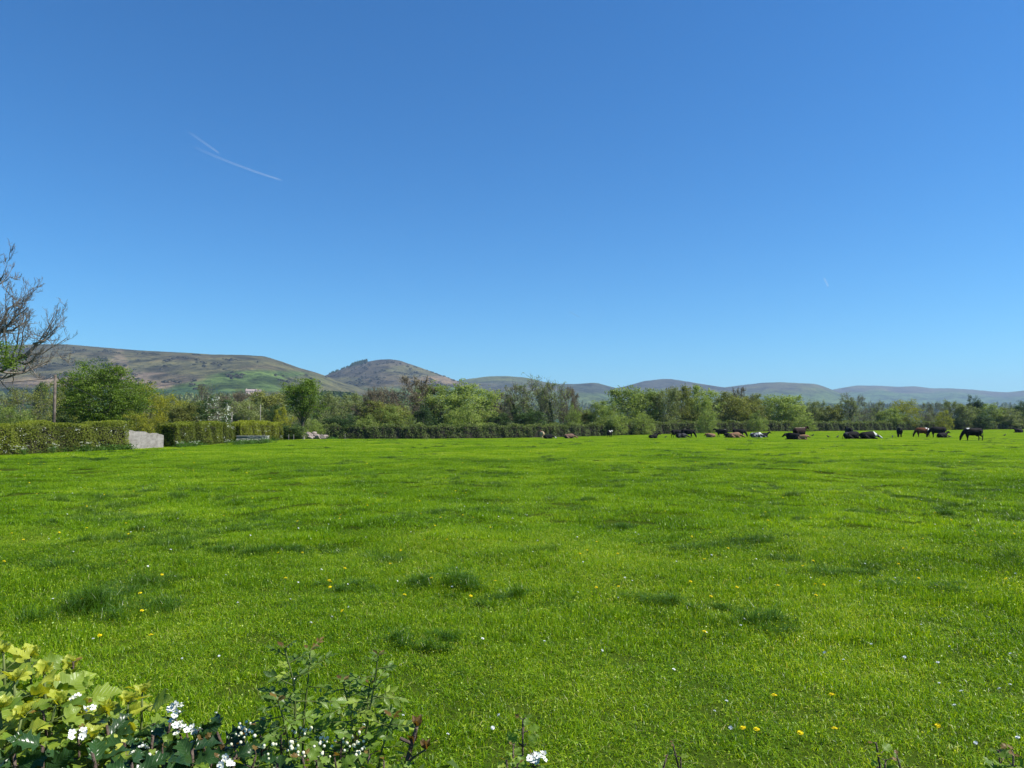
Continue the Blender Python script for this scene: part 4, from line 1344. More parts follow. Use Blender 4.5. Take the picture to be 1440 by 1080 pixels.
def cow_mesh(pose):
    mb = MB()
    if pose.startswith('stand') or pose == 'graze':
        loft(mb, [(-.90, 0, 1.10, .08, .10), (-.84, 0, 1.08, .20, .25), (-.68, 0, 1.03, .27, .33), (-.35, 0, .98, .31, .37), (0, 0, .95, .36, .41), (.32, 0, .96, .34, .40), (.58, 0, .99, .26, .36), (.78, 0, 1.0, .17, .27), (.88, 0, 1.0, .08, .14)])
        for sg in (-1, 1):
            dx = .10 if sg > 0 else -.06
            leg(mb, [(.55, sg * .15, .95, .16), (.56, sg * .18, .68, .115), (.55 + dx * .5, sg * .17, .44, .068), (.54 + dx, sg * .17, .24, .048), (.54 + dx, sg * .17, .10, .056), (.56 + dx, sg * .17, .0, .066)])
            dx = -.10 if sg > 0 else .08
            leg(mb, [(-.66, sg * .13, 1.02, .20), (-.62, sg * .19, .76, .16), (-.58 + dx * .4, sg * .18, .60, .10), (-.74 + dx, sg * .17, .44, .062), (-.74 + dx, sg * .17, .24, .048), (-.72 + dx, sg * .17, .10, .056), (-.70 + dx, sg * .17, .0, .066)])
        loft(mb, [(-.55, 0, .62, .10, .09), (-.42, 0, .57, .15, .12), (-.25, 0, .60, .09, .07)])
        loft(mb, [(-.88, 0, 1.26, .04, .04), (-.97, 0, 1.08, .034, .034), (-.98, 0, .75, .028, .028), (-.97, 0, .50, .045, .045), (-.96, 0, .36, .03, .03)], 8)
        if pose == 'graze':
            loft(mb, [(.60, 0, 1.08, .18, .26), (.86, 0, .94, .14, .21), (1.06, 0, .70, .11, .165), (1.18, 0, .47, .095, .13)])
            cow_head(mb, (1.19, 0, .47), -1.25)
        else:
            loft(mb, [(.58, 0, 1.08, .18, .27), (.84, 0, 1.17, .13, .21), (1.06, 0, 1.32, .10, .15), (1.16, 0, 1.40, .09, .12)])
            cow_head(mb, (1.17, 0, 1.42), -.55)
    else:
        loft(mb, [(-.90, 0, .42, .10, .12), (-.82, 0, .43, .26, .27), (-.60, 0, .44, .36, .36), (-.25, 0, .44, .42, .40), (.08, 0, .46, .42, .42), (.38, 0, .50, .34, .42), (.62, 0, .52, .24, .36), (.80, 0, .52, .14, .22)])
        for sg in (-1, 1):
            leg(mb, [(.45, sg * .22, .30, .13), (.66, sg * .28, .14, .09), (.88, sg * .25, .10, .075), (.66, sg * .33, .07, .055), (.48, sg * .34, .06, .05)])
            leg(mb, [(-.55, sg * .30, .38, .22), (-.30, sg * .42, .22, .15), (-.05, sg * .44, .12, .09), (-.32, sg * .52, .08, .055), (-.50, sg * .52, .06, .05)])
        loft(mb, [(-.88, .02, .58, .04, .04), (-.98, .06, .36, .03, .03), (-.92, .22, .08, .03, .03), (-.75, .36, .05, .04, .04)], 8)
        if pose == 'lie_up':
            loft(mb, [(.55, 0, .62, .19, .26), (.80, 0, .76, .14, .20), (.98, 0, .92, .10, .14), (1.07, 0, 1.00, .09, .11)])
            cow_head(mb, (1.08, 0, 1.01), -.45)
        elif pose == 'lie_low':
            loft(mb, [(.55, 0, .56, .19, .26), (.82, 0, .50, .14, .19), (1.04, 0, .42, .10, .14), (1.16, 0, .38, .09, .11)])
            cow_head(mb, (1.18, 0, .36), -.45)
        else:   # head turned back along the flank
            loft(mb, [(.55, 0, .60, .19, .26), (.80, .06, .66, .14, .19), (.92, .22, .68, .10, .14), (.90, .36, .66, .09, .11)])
            cow_head(mb, (.86, .38, .66), -.6)
    me = mb.mesh('cow_rough', MAT['cow'])
    tmp = bpy.data.objects.new('cow_rough', me)
    COL.objects.link(tmp)
    rm = tmp.modifiers.new('fuse', 'REMESH'); rm.mode = 'VOXEL'; rm.voxel_size = .026
    sm = tmp.modifiers.new('soft', 'SMOOTH'); sm.factor = .5; sm.iterations = 4
    dg = bpy.context.evaluated_depsgraph_get()
    res = bpy.data.meshes.new_from_object(tmp.evaluated_get(dg))
    bpy.data.objects.remove(tmp)
    bpy.data.meshes.remove(me)
    res.polygons.foreach_set('use_smooth', np.ones(len(res.polygons), bool))
    if not res.materials: res.materials.append(MAT['cow'])
    return res


COWS = {k: cow_mesh(k) for k in ('graze', 'stand', 'lie_up', 'lie_low', 'lie_back')}
BLACK, GREYB, BROWN, TAN, CREAM, WHITE = (.012, .011, .011), (.055, .055, .06), (.11, .040, .020), (.26, .15, .085), (.46, .34, .21), (.60, .58, .54)


def cow(pose, px, d, heading, size, base, label, patches=(), scatter=None, seed=0, pale=None):
    """heading in degrees: 0 = nose to the right of the picture, 180 = to the left, 90 = away"""
    me = COWS[pose].copy()
    n = len(me.vertices)
    co_ = np.empty(n * 3); me.vertices.foreach_get('co', co_); co_ = co_.reshape(-1, 3)
    c = np.tile(np.array(base, float), (n, 1))
    if scatter is not None:
        th, colr = scatter
        nv = np.array([mnoise.noise(Vector(p_) * 2.6 + Vector((seed * 3.7, seed, 0))) for p_ in co_])
        c[nv > th] = colr
    for (x, y, z, rr, colr) in patches:
        dd = np.linalg.norm((co_ - np.array([x, y, z])) * np.array([1, .7, 1]), axis=1)
        c[dd < rr * (1 + .25 * np.sin(co_[:, 0] * 17 + co_[:, 2] * 13))] = colr
    if pale is not None:
        zt = co_[:, 2] > (1.33 if not pose.startswith('lie') else .76)
        c[zt & (co_[:, 0] < .8)] = pale
    hf = (co_[:, 2] < .07) & (not pose.startswith('lie'))
    c[hf] = (.03, .025, .02)
    for old in [a_.name for a_ in me.attributes if a_.name in ('colour', 'tint')]: me.attributes.remove(me.attributes[old])
    a_ = me.attributes.new('colour', 'FLOAT_COLOR', 'POINT')
    a_.data.foreach_set('color', np.concatenate([c, np.ones((n, 1))], 1).astype(np.float32).ravel())
    o = link('cow', me, None, spot(px, d) - Vector((0, 0, .01)))
    o.scale = (size, size, size)
    o.rotation_euler = (0, 0, rad(heading))
    tag(o, label, 'cow', 'cows resting and grazing across the pasture')
    return o


cow('stand', 762, 126, 100, .95, CREAM, 'pale cream cow standing end on before the far hedge, leftmost of the herd', patches=[(.9, 0, 1.1, .5, BROWN)])
cow('lie_low', 771, 121, 8, .9, BLACK, 'black cow lying beside the pale cream standing cow', patches=[(1.3, 0, .25, .2, WHITE)])
cow('lie_low', 800, 124, 8, .98, (.17, .10, .072), 'pinkish brown cow lying alone near the far hedge', patches=[(-.6, 0, .2, .4, BLACK), (.4, 0, .1, .35, BLACK), (1.35, 0, .25, .25, TAN)])
cow('stand', 857, 134, 60, .92, BLACK, 'black cow with white marks standing by itself against the far hedge', patches=[(.95, 0, 1.25, .25, WHITE), (-.3, 0, 1.3, .28, WHITE), (1.4, 0, 1.2, .2, WHITE)])
cow('lie_up', 918, 106, 8, .74, BLACK, 'small black cow lying alone left of the standing black cow')
cow('graze', 951, 116, 12, .98, BLACK, 'black cow standing behind the dark grey lying cow')
cow('lie_low', 957, 109, 0, .88, BLACK, 'dark grey mottled cow lying in front of the two black cows', scatter=(.12, GREYB), seed=2)
cow('graze', 966, 112, -14, 1.0, BLACK, 'black cow grazing with lowered head right of the dark grey lying cow')
cow('lie_back', 998, 112, 170, .80, TAN, 'small tan cow lying between two groups of black cows', patches=[(.9, .3, .6, .3, BROWN)])
cow('stand', 1014, 116, 150, .94, BLACK, 'black cow with white flash standing behind the light brown lying cow', patches=[(.3, -.3, 1.0, .2, WHITE), (-.6, -.2, 1.25, .2, WHITE)])
cow('lie_back', 1025, 106, 185, .84, BLACK, 'black cow lying against the light brown lying cow')
cow('lie_low', 1032, 103, 0, .95, (.22, .125, .07), 'light brown cow lying in the middle of the black group', patches=[(1.3, 0, .25, .3, TAN)])
cow('graze', 1038, 113, -12, .96, BLACK, 'black cow bending its neck behind the light brown lying cow')
cow('lie_low', 1062, 104, 0, .92, GREYB, 'grey and white mottled cow lying beside another black one', scatter=(.08, (.30, .30, .31)), seed=5, patches=[(.5, 0, .7, .25, WHITE)])
cow('lie_up', 1072, 106, 0, .80, BLACK, 'black cow lying just right of the grey mottled cow')
cow('stand', 1123, 84, 28, 1.02, (.028, .015, .012), 'big dark brown cow with a pale back standing among lying cows', pale=(.42, .33, .26))
cow('lie_back', 1114, 80.5, 150, .92, BLACK, 'black cow lying left in front of the pale backed brown cow')
cow('lie_back', 1126, 80, -30, .70, TAN, 'small tan cow lying right in front of the pale backed brown cow')
cow('stand', 1192, 90, 80, 1.0, BLACK, 'black cow standing rump on behind the row of lying black cows')
cow('lie_low', 1196, 85, 3, 1.06, BLACK, 'black cow lying at the left of the low dark row', patches=[(-.7, 0, .6, .25, GREYB)])
cow('lie_low', 1219, 84, 2, 1.06, BLACK, 'black cow lying in the low dark row with white on neck and face', patches=[(.75, 0, .62, .28, WHITE), (1.38, 0, .30, .26, WHITE)])
cow('graze', 1263, 99, 68, 1.0, BLACK, 'black cow seen from behind, standing apart left of the brown grazing cow')
cow('graze', 1295, 101, 180, .98, BROWN, 'reddish brown cow grazing with a white rump', patches=[(-.85, 0, 1.0, .3, WHITE), (.95, 0, .7, .25, (.04, .02, .012)), (1.3, 0, .2, .35, (.02, .014, .01)), (-.5, 0, 1.35, .2, WHITE)])
cow('graze', 1317, 96, 172, 1.06, BLACK, 'black cow grazing next to the reddish brown cow')
cow('lie_up', 1323, 92, 12, .80, BLACK, 'black cow lying under the grazing black cow beside the reddish one')
cow('graze', 1366, 75.5, 176, 1.0, BLACK, 'large black cow grazing with a white shoulder patch, nearest of the herd', patches=[(.50, 0, 1.36, .19, WHITE)])
cow('lie_up', 1430, 152, 185, 1.0, BLACK, 'black cow lying far off by the hedge at the right edge')

# rooks on the grass
MAT['rook'] = solid_mat('rook_feather', (.012, .012, .014), (.025, .025, .03), 12, .5, 0)
mb = MB()
loft(mb, [(-.17, 0, .13, .02, .015), (-.08, 0, .15, .05, .045), (.03, 0, .18, .065, .07), (.10, 0, .22, .045, .05), (.14, 0, .27, .04, .04), (.18, 0, .275, .028, .028), (.23, 0, .265, .006, .008)], 10)
loft(mb, [(-.10, 0, .15, .045, .015), (-.22, 0, .11, .05, .012), (-.30, 0, .09, .045, .008)], 8)
for sg in (-1, 1): loft(mb, [(.02, sg * .03, .13, .014, .014), (.02, sg * .03, .05, .008, .008), (.04, sg * .03, .0, .012, .012)], 6)
rook = mb.mesh('rook', MAT['rook'], True)
for px, d, hd, lab in [(935, 112, 20, 'small black rook on the grass beside the standing black cow'), (1141, 112, 0, 'small black rook on the grass right of the pale backed cow'), (1163, 96, 200, 'small black rook between the pale backed cow and the lying row'), (1176, 94, 30, 'small black rook just left of the low dark row of cows'),
                        (1333, 92, 160, 'small black rook between the two grazing black cows'), (1410, 108, 10, 'small black rook alone on the grass near the right edge'), (1253, 93, 60, 'small black rook at the feet of the cow seen from behind')]:
    o = link('rook', rook, None, spot(px, d))
    o.rotation_euler = (0, 0, rad(hd)); o.scale = (1.25, 1.25, 1.25)
    tag(o, lab, 'bird', 'rooks feeding among the cows')

# ------------------------------------------------------------------ hills
HEATH, BRACK, PAST, PASTD, ROUGH, WOODC = (.080, .077, .058), (.25, .195, .145), (.100, .160, .050), (.052, .100, .048), (.130, .132, .070), (.030, .050, .040)


def mix(a_, b_, t):
    return np.asarray(a_) * (1 - t[..., None]) + np.asarray(b_) * t[..., None]


def hill(label, prof, D, toe, seed, zone, step=3.0, rows=70, amp=1.0, dslope=0.0):
    """prof: (px, py) skyline; D ridge distance; toe: fraction of D where the slope begins"""
    pr = np.array(prof, float)
    px = np.arange(pr[0, 0], pr[-1, 0] + .1, step)
    py = np.interp(px, pr[:, 0], pr[:, 1])
    py = py + 0.45 * np.array([mnoise.fractal(Vector((q / 7.0, seed, 0)), .8, 2.0, 4) for q in px])
    k = np.ones(3) / 3
    py = np.convolve(np.pad(py, 1, mode='edge'), k, 'valid')
    Dr = D * (1 + 0.05 * np.sin(px / 90.0 + seed) + dslope * (px - 720) / 720)
    u = (px - 720) / F; v = (540 - py) / F
    dy = math.cos(PITCH) - v * math.sin(PITCH); dz = math.sin(PITCH) + v * math.cos(PITCH)
    Hh = CAM_Z + Dr * dz / dy
    sx = u / dy
    s_ = np.concatenate([np.linspace(0, 1, rows), np.linspace(1.04, 1.5, 10)])
    S, PXg = np.meshgrid(s_, px, indexing='ij')
    dist = Dr[None] * (toe + (1 - toe) * S)
    f = np.where(S <= 1, (S ** 1.25) * (1.22 - .22 * S ** 2), 1 - .9 * (np.clip(S - 1, 0, 1) / .5) ** 1.3)
    base = -12.0
    Z = base + (Hh[None] - base) * f
    X = sx[None] * dist
    rng_ = np.random.default_rng(seed)
    NZ = np.zeros_like(Z)
    for i in range(Z.shape[0]):
        for j in range(Z.shape[1]):
            p_ = Vector((X[i, j] / 420, dist[i, j] / 620, seed * 3.1))
            NZ[i, j] = mnoise.fractal(p_, .9, 2.1, 5)
    wgt = np.clip(4 * S * (1 - S), 0, 1) * (S <= 1)
    Z = Z + NZ * wgt * amp * 0.10 * (Hh[None] - base)
    # a gully-like ridge texture
    mb = MB()
    py_img = HORIZ - (Z - CAM_Z) / dist * F
    col = zone(PXg, py_img, S, NZ, rng_)
    nxh = len(px)
    ii = (np.arange(len(s_) - 1)[:, None] * nxh + np.arange(nxh - 1)[None]).ravel()
    mb.add(np.stack([X, dist, Z], -1).reshape(-1, 3), [np.stack([ii, ii + 1, ii + nxh + 1, ii + nxh], 1)], .5, 0, col.reshape(-1, 3))
    tag(link('hill', mb.mesh('hill', MAT['hill'], True)), label, 'hill', kind='structure')
    return lambda q, t: (np.interp(q, px, sx) * np.interp(q, px, Dr) * (toe + (1 - toe) * t), np.interp(q, px, Dr) * (toe + (1 - toe) * t),
                         float(np.interp(q, px, Z[int(np.clip(np.searchsorted(s_, t), 0, len(s_) - 1))])))


def blot(PX, PY, cx, cy, rx, ry, NZ=None, k=.5):
    q = ((PX - cx) / rx) ** 2 + ((PY - cy) / ry) ** 2
    if NZ is not None: q = q + NZ * k
    return sstep(1.25, .75, q) if False else 1 - sstep(.7, 1.25, q)


def zoneA(PX, PY, S, NZ, r_):
    c = mix(HEATH, ROUGH, np.clip(.5 + NZ * 1.5, 0, 1))
    c = mix(c, (.12, .10, .072), sstep(.15, .5, NZ) * .6)
    c = mix(c, BRACK, blot(PX, PY, 150, 537, 190, 13, NZ, 1.1) * .85)
    c = mix(c, BRACK, blot(PX, PY, 168, 515, 14, 22, NZ, .9) * .6)
    c = mix(c, HEATH, blot(PX, PY, 250, 531, 40, 6, NZ, .8) * .8)
    c = mix(c, HEATH, blot(PX, PY, 80, 528, 30, 4, NZ, .8) * .8)
    c = mix(c, PAST, blot(PX, PY, 370, 536, 95, 17, NZ, .5))
    c = mix(c, PAST, blot(PX, PY, 300, 546, 60, 12, NZ, .4))
    c = mix(c, PASTD, blot(PX, PY, 260, 554, 70, 9, NZ, .4))
    c = mix(c, ROUGH, blot(PX, PY, 450, 540, 60, 16, NZ, .6) * .8)
    c = mix(c, PASTD, blot(PX, PY, 70, 556, 120, 13, NZ, .5))
    c = mix(c, WOODC, blot(PX, PY, 15, 556, 40, 14, NZ, .7) * .8)
    c = mix(c, PAST, sstep(560, 566, PY))
    return c


def zoneB(PX, PY, S, NZ, r_):
    c = mix((.080, .073, .060), (.13, .115, .08), np.clip(.5 + NZ * 1.5, 0, 1))
    c = mix(c, ROUGH, blot(PX, PY, 590, 522, 50, 9, NZ, .8) * .8)
    c = mix(c, (.22, .17, .12), blot(PX, PY, 620, 534, 36, 6, NZ, .8) * .8)
    c = mix(c, PAST, sstep(542, 552, PY + NZ * 8))
    c = mix(c, ROUGH, blot(PX, PY, 480, 540, 40, 9, NZ, .8) * .7)
    return c


def zoneC(PX, PY, S, NZ, r_):
    c = mix((.060, .075, .060), (.12, .115, .085), np.clip(.5 + NZ * 1.8, 0, 1))
    top = 1 - sstep(534, 540, PY + NZ * 5)
    c = mix(c, (.13, .15, .06), top * .8)
    c = mix(c, PAST, sstep(548, 556, PY + NZ * 6) * .7)
    return c


def zoneD(PX, PY, S, NZ, r_):
    c = mix((.075, .072, .058), (.12, .12, .075), np.clip(.5 + NZ * 1.8, 0, 1))
    c = mix(c, PAST, sstep(545, 556, PY + NZ * 9) * .8)
    return c


def zoneF(PX, PY, S, NZ, r_):
    c = mix((.095, .088, .070), (.13, .13, .08), np.clip(.5 + NZ * 1.8, 0, 1))
    c = mix(c, (.085, .15, .055), sstep(549, 557, PY + NZ * 10) * .9)
    c = mix(c, WOODC, (np.sin(PY * 2.0 + NZ * 6) > .75) * (PY > 556) * .7)
    return c


hillA = hill('long flat topped moorland hill with brown bracken at the left', [(-420, 520), (-200, 500), (-60, 490), (0, 486), (50, 484), (92, 484), (150, 489), (200, 493), (262, 496), (300, 498.5), (340, 499), (372, 501), (395, 508), (420, 517), (445, 524), (470, 533), (500, 543), (540, 556), (600, 575)], 2500, .42, 1, zoneA, amp=1.0)
hillB = hill('peaked brown hill with a conifer block on its left shoulder', [(380, 560), (430, 538), (460, 527), (478, 520), (500, 512), (515, 509), (530, 506), (548, 505), (562, 507), (580, 513), (600, 520), (625, 529), (650, 538), (690, 552), (740, 575)], 3300, .5, 2, zoneB)
hill('low green topped hill right of the peaked brown hill', [(590, 560), (640, 536), (665, 532), (690, 529), (715, 529), (740, 531), (765, 537), (785, 540), (810, 540), (838, 538), (856, 543), (880, 549), (920, 565)], 4600, .6, 3, zoneC)
hill('low heather hill behind the middle of the treeline', [(820, 565), (860, 547), (880, 543), (905, 536), (930, 533), (945, 533), (975, 538), (1000, 542), (1020, 545), (1060, 552), (1110, 570)], 5400, .62, 4, zoneD)
hill('broad bluish hill with a steep right end behind the treeline', [(960, 560), (1010, 546), (1040, 542), (1075, 538), (1100, 537.5), (1130, 539), (1148, 540), (1160, 544), (1175, 550), (1210, 562), (1240, 575)], 6000, .62, 5, zoneD)
hill('long faint blue ridge at the far right', [(1100, 570), (1150, 553), (1175, 547), (1205, 542), (1240, 542.5), (1262, 544), (1285, 543), (1310, 546), (1335, 546), (1370, 548), (1400, 551), (1418, 551.5), (1440, 549), (1480, 546), (1560, 548), (1700, 560), (1800, 580)], 7600, .62, 6, zoneF)

# conifer blocks and hillside woods (each reads as one mass)
def wood(name, label, items, leafmat='dark'):
    mb = MB(); r_ = np.random.default_rng(abs(int(items[0][0])) + 5)
    for (x, y, z, h, w_) in items:
        n = 40
        t = r_.uniform(0, 1, n)
        an = r_.uniform(0, 6.28, n)
        rr = w_ / 2 * (1 - t) ** .7
        pos = np.stack([x + rr * np.cos(an), y + rr * np.sin(an), z + t * h], 1)
        nor = np.stack([np.cos(an), np.sin(an), np.full(n, .4)], 1) + r_.normal(size=(n, 3)) * .3
        cards(mb, pos, nor, min(w_ * .55, 4.5), r_.uniform(.1, .6) + r_.normal(size=n) * .1, aspect=.8, rng=r_)
        tube(mb, [(x, y, z - 2), (x, y, z + h * .5), (x, y, z + h)], [w_ * .12, w_ * .08, .1], 4, mat=1)
    tag(link(name, mb.mesh(name, [MAT[leafmat], MAT['bark']])), label, 'woodland', kind='stuff')


def on_hill(px, py, d):
    q = at(px, py, d)
    return q.x, q.y, q.z


r_ = np.random.default_rng(93)
it = []
for k in range(900):
    px, t = r_.uniform(-30, 470), r_.uniform(.35, .90)
    if mnoise.noise(Vector((px / 38, t * 9, 2.2))) < .05 + .25 * (px > 290): continue
    x, y, z = hillA(px, t)
    it.append((x, y, z - .6, r_.uniform(1.2, 2.6), r_.uniform(6, 17)))
for k in range(380):
    px, t = r_.uniform(470, 650), r_.uniform(.5, .96)
    if mnoise.noise(Vector((px / 30, t * 9, 6.2))) < .05: continue
    x, y, z = hillB(px, t)
    it.append((x, y, z - .6, r_.uniform(1.5, 3), r_.uniform(7, 18)))
wood('hillside_scrub', 'dark heather and gorse scrub dotted over the moorland hills', it, 'heather')
r_ = np.random.default_rng(91)
it = []
for k in range(150):
    px = r_.uniform(491, 516)
    t = r_.uniform(.96, 1.04)
    x, y, z = hillB(px, t)
    it.append((x, y, z - 4, r_.uniform(12, 18) * np.clip((px - 488) / 8, .5, 1), 8))
for k in range(60):
    x, y, z = hillB(r_.uniform(463, 491), r_.uniform(.97, 1.03))
    it.append((x, y, z - 5, r_.uniform(7, 12), 7))
wood('conifer_wood', 'dark conifer block along the skyline of the peaked hill', it)
it = []
for k in range(170):
    px = r_.uniform(452, 498); d = r_.uniform(1150, 1210)
    q = at(px, 557 + .06 * (px - 452), d)
    it.append((q.x, q.y, q.z, r_.uniform(6, 9), 6))
wood('conifer_wood', 'straight dark strip of conifers on the pasture below the peaked hill', it)
# the ground the strip stands on: foot slopes of the valley side
def foot(label, prof, D, near_, seed, colf):
    hill(label, prof, D, near_, seed, colf, step=6, rows=24, amp=.3)
foot('green foothill pasture below the moorland hill', [(-400, 582), (-100, 566), (60, 560), (180, 560), (300, 560), (420, 556), (520, 556), (600, 563), (680, 572), (760, 585)], 1300, .5, 12, lambda PX, PY, S, NZ, r_: mix(PAST, PASTD, np.clip(.5 + NZ * 2, 0, 1)))
foot('wooded foothill slope behind the right part of the treeline', [(560, 590), (700, 572), (860, 570), (1000, 568), (1200, 567), (1350, 570), (1440, 571), (1600, 575), (1800, 590)], 3000, .5, 13, lambda PX, PY, S, NZ, r_: mix(PASTD, WOODC, np.clip(.5 + NZ * 2.5, 0, 1)))
it = []
for k in range(260):
    px = r_.uniform(-60, 125); d = r_.uniform(1000, 1290)
    q = at(px, 566 - (d - 1000) / 290 * 5 + r_.normal() * 1.0, d)
    it.append((q.x, q.y, q.z - 2, r_.uniform(8, 15), r_.uniform(8, 13)))
for k in range(140):
    px = r_.uniform(225, 500); d = r_.uniform(900, 1250)
    q = at(px, 567 - (d - 900) / 350 * 9, d)
    it.append((q.x, q.y, q.z - 2, r_.uniform(6, 10), r_.uniform(7, 11)))
wood('hillside_wood', 'blue green scattered woods on the foothill slopes', it, 'grey')
it = []
for k in range(260):
    px = r_.uniform(640, 1460); d = r_.uniform(2000, 2900)
    q = at(px, 576 - (d - 2000) / 900 * 6 + r_.normal() * 1.2, d)
    it.append((q.x, q.y, q.z - 4, r_.uniform(11, 19), r_.uniform(12, 26)))
wood('hillside_wood', 'dim bluish woods on the valley side behind the treeline', it, 'grey')
it = []
for k in range(90):
    px = r_.uniform(1142, 1166); q = at(px, 556 - r_.uniform(0, 4), 4700)
    it.append((q.x, q.y, q.z, r_.uniform(14, 20), 18))
# ------------------------------------------------------------------ farmhouse on the hillside
MAT['pinkwall'] = solid_mat('pink_render', (.50, .36, .31), (.60, .45, .39), .6, .9, 0)
MAT['slate'] = solid_mat('slate_roof', (.26, .20, .18), (.36, .29, .26), .8, .7, 0)
MAT['window'] = solid_mat('window_glass', (.02, .025, .03), (.04, .05, .06), 1, .15, 0, .5)
d = 1240
q = at(356, 551.4, d)
hs_ = empty('farmhouse', (q.x, q.y, q.z - 3), .5)
hs_.scale = (.9, .9, .85)
tag(hs_, 'long pink farmhouse set among trees on the green hillside', 'house')


def block(x0, x1, y0, y1, hwall, hroof):
    mb = MB(); boxv(mb, x0, x1, y0, y1, -3, hwall)
    ym = (y0 + y1) / 2
    mb.add([(x0, y0, hwall), (x0, y1, hwall), (x0, ym, hwall + hroof), (x1, y0, hwall), (x1, y1, hwall), (x1, ym, hwall + hroof)], [np.array([[0, 2, 1], [3, 4, 5]])])
    link('wall', mb.mesh('wall', MAT['pinkwall']), hs_)
    mb = MB()
    e = .5
    for sg, ya in ((1, y0 - e), (-1, y1 + e)):
        za = hwall - e * hroof / (ym - y0)
        A = [(x0 - e, ya, za + .05), (x1 + e, ya, za + .05), (x1 + e, ym, hwall + hroof + .05), (x0 - e, ym, hwall + hroof + .05)]
        Bv = [(a_[0], a_[1], a_[2] + .3) for a_ in A]
        mb.add(A + Bv, [np.array([[0, 3, 2, 1], [4, 5, 6, 7], [0, 1, 5, 4], [1, 2, 6, 5], [2, 3, 7, 6], [3, 0, 4, 7]])])
    rf = link('roof', mb.mesh('roof', MAT['slate']), hs_)
    mb = MB(); boxv(mb, x0 + 1, x0 + 2.2, ym - .6, ym + .6, hwall + hroof - .8, hwall + hroof + 1.8)
    link('chimney', mb.mesh('chimney', MAT['pinkwall']), rf)
    for xw in np.arange(x0 + 2.5, x1 - 1.5, 4.2):
        mb = MB(); boxv(mb, xw, xw + 1.4, y0 - .06, y0 - .01, hwall * .4, hwall * .4 + 1.8)
        link('window', mb.mesh('window', MAT['window']), hs_)


block(-13, 4, 0, 8, 6.0, 3.0)
block(4.5, 15, -2, 6, 7.0, 1.2)

# ------------------------------------------------------------------ vapour trails
m, nt, ns, ls, out = new_mat('vapour')
a = nd(ns, 'ShaderNodeAttribute', attribute_name='tint')
t = ns.new('ShaderNodeBsdfTransparent')
df = ns.new('ShaderNodeBsdfDiffuse'); df.inputs['Color'].default_value = (.9, .93, .97, 1)
tl = ns.new('ShaderNodeBsdfTranslucent'); tl.inputs['Color'].default_value = (.9, .93, .97, 1)
ms = ns.new('ShaderNodeMixShader'); ms.inputs[0].default_value = .5
ls.new(df.outputs[0], ms.inputs[1]); ls.new(tl.outputs[0], ms.inputs[2])
mx = ns.new('ShaderNodeMixShader')
ls.new(a.outputs['Fac'], mx.inputs[0]); ls.new(t.outputs[0], mx.inputs[1]); ls.new(ms.outputs[0], mx.inputs[2])
ls.new(mx.outputs[0], out.inputs['Surface'])
MAT['vapour'] = m


def trail(p0, p1, d, w_, a0, a1, lab, bend=0.0):
    n = 30
    A, B = np.array(at(*p0, d)), np.array(at(*p1, d * 1.02))
    t_ = np.linspace(0, 1, n)
    P = A + (B - A) * t_[:, None] + np.stack([0 * t_, 0 * t_, -bend * 4 * t_ * (1 - t_)], 1)
    mb = MB()
    wd = w_ / F * d * (1.15 - .5 * t_); wd[-1] *= .3
    tube(mb, P, wd / 2, 10, cap=False)
    mb.T[-1] = np.repeat((a0 + (a1 - a0) * t_) * np.clip(t_ * 6, 0, 1) * np.clip((1 - t_) * 14, .15, 1), 10)
    tag(link('vapour_trail', mb.mesh('vapour_trail', MAT['vapour'], True)), lab, 'vapour trail', 'vapour trails in the blue sky')


trail((265, 203), (398, 254), 21000, 3.0, .02, .155, 'long thin white vapour trail slanting down in the left of the sky', 60)
trail((262, 183), (309, 216), 22000, 3.0, .02, .115, 'short white vapour trail just above the long one', 0)
trail((1158, 390), (1165, 403), 24000, 2.6, .06, .16, 'tiny vapour streak high above the cows on the right', 0)
trail((800, 438), (815, 446), 24000, 2.0, .04, .08, 'faint tiny vapour streak low in the middle of the sky', 0)
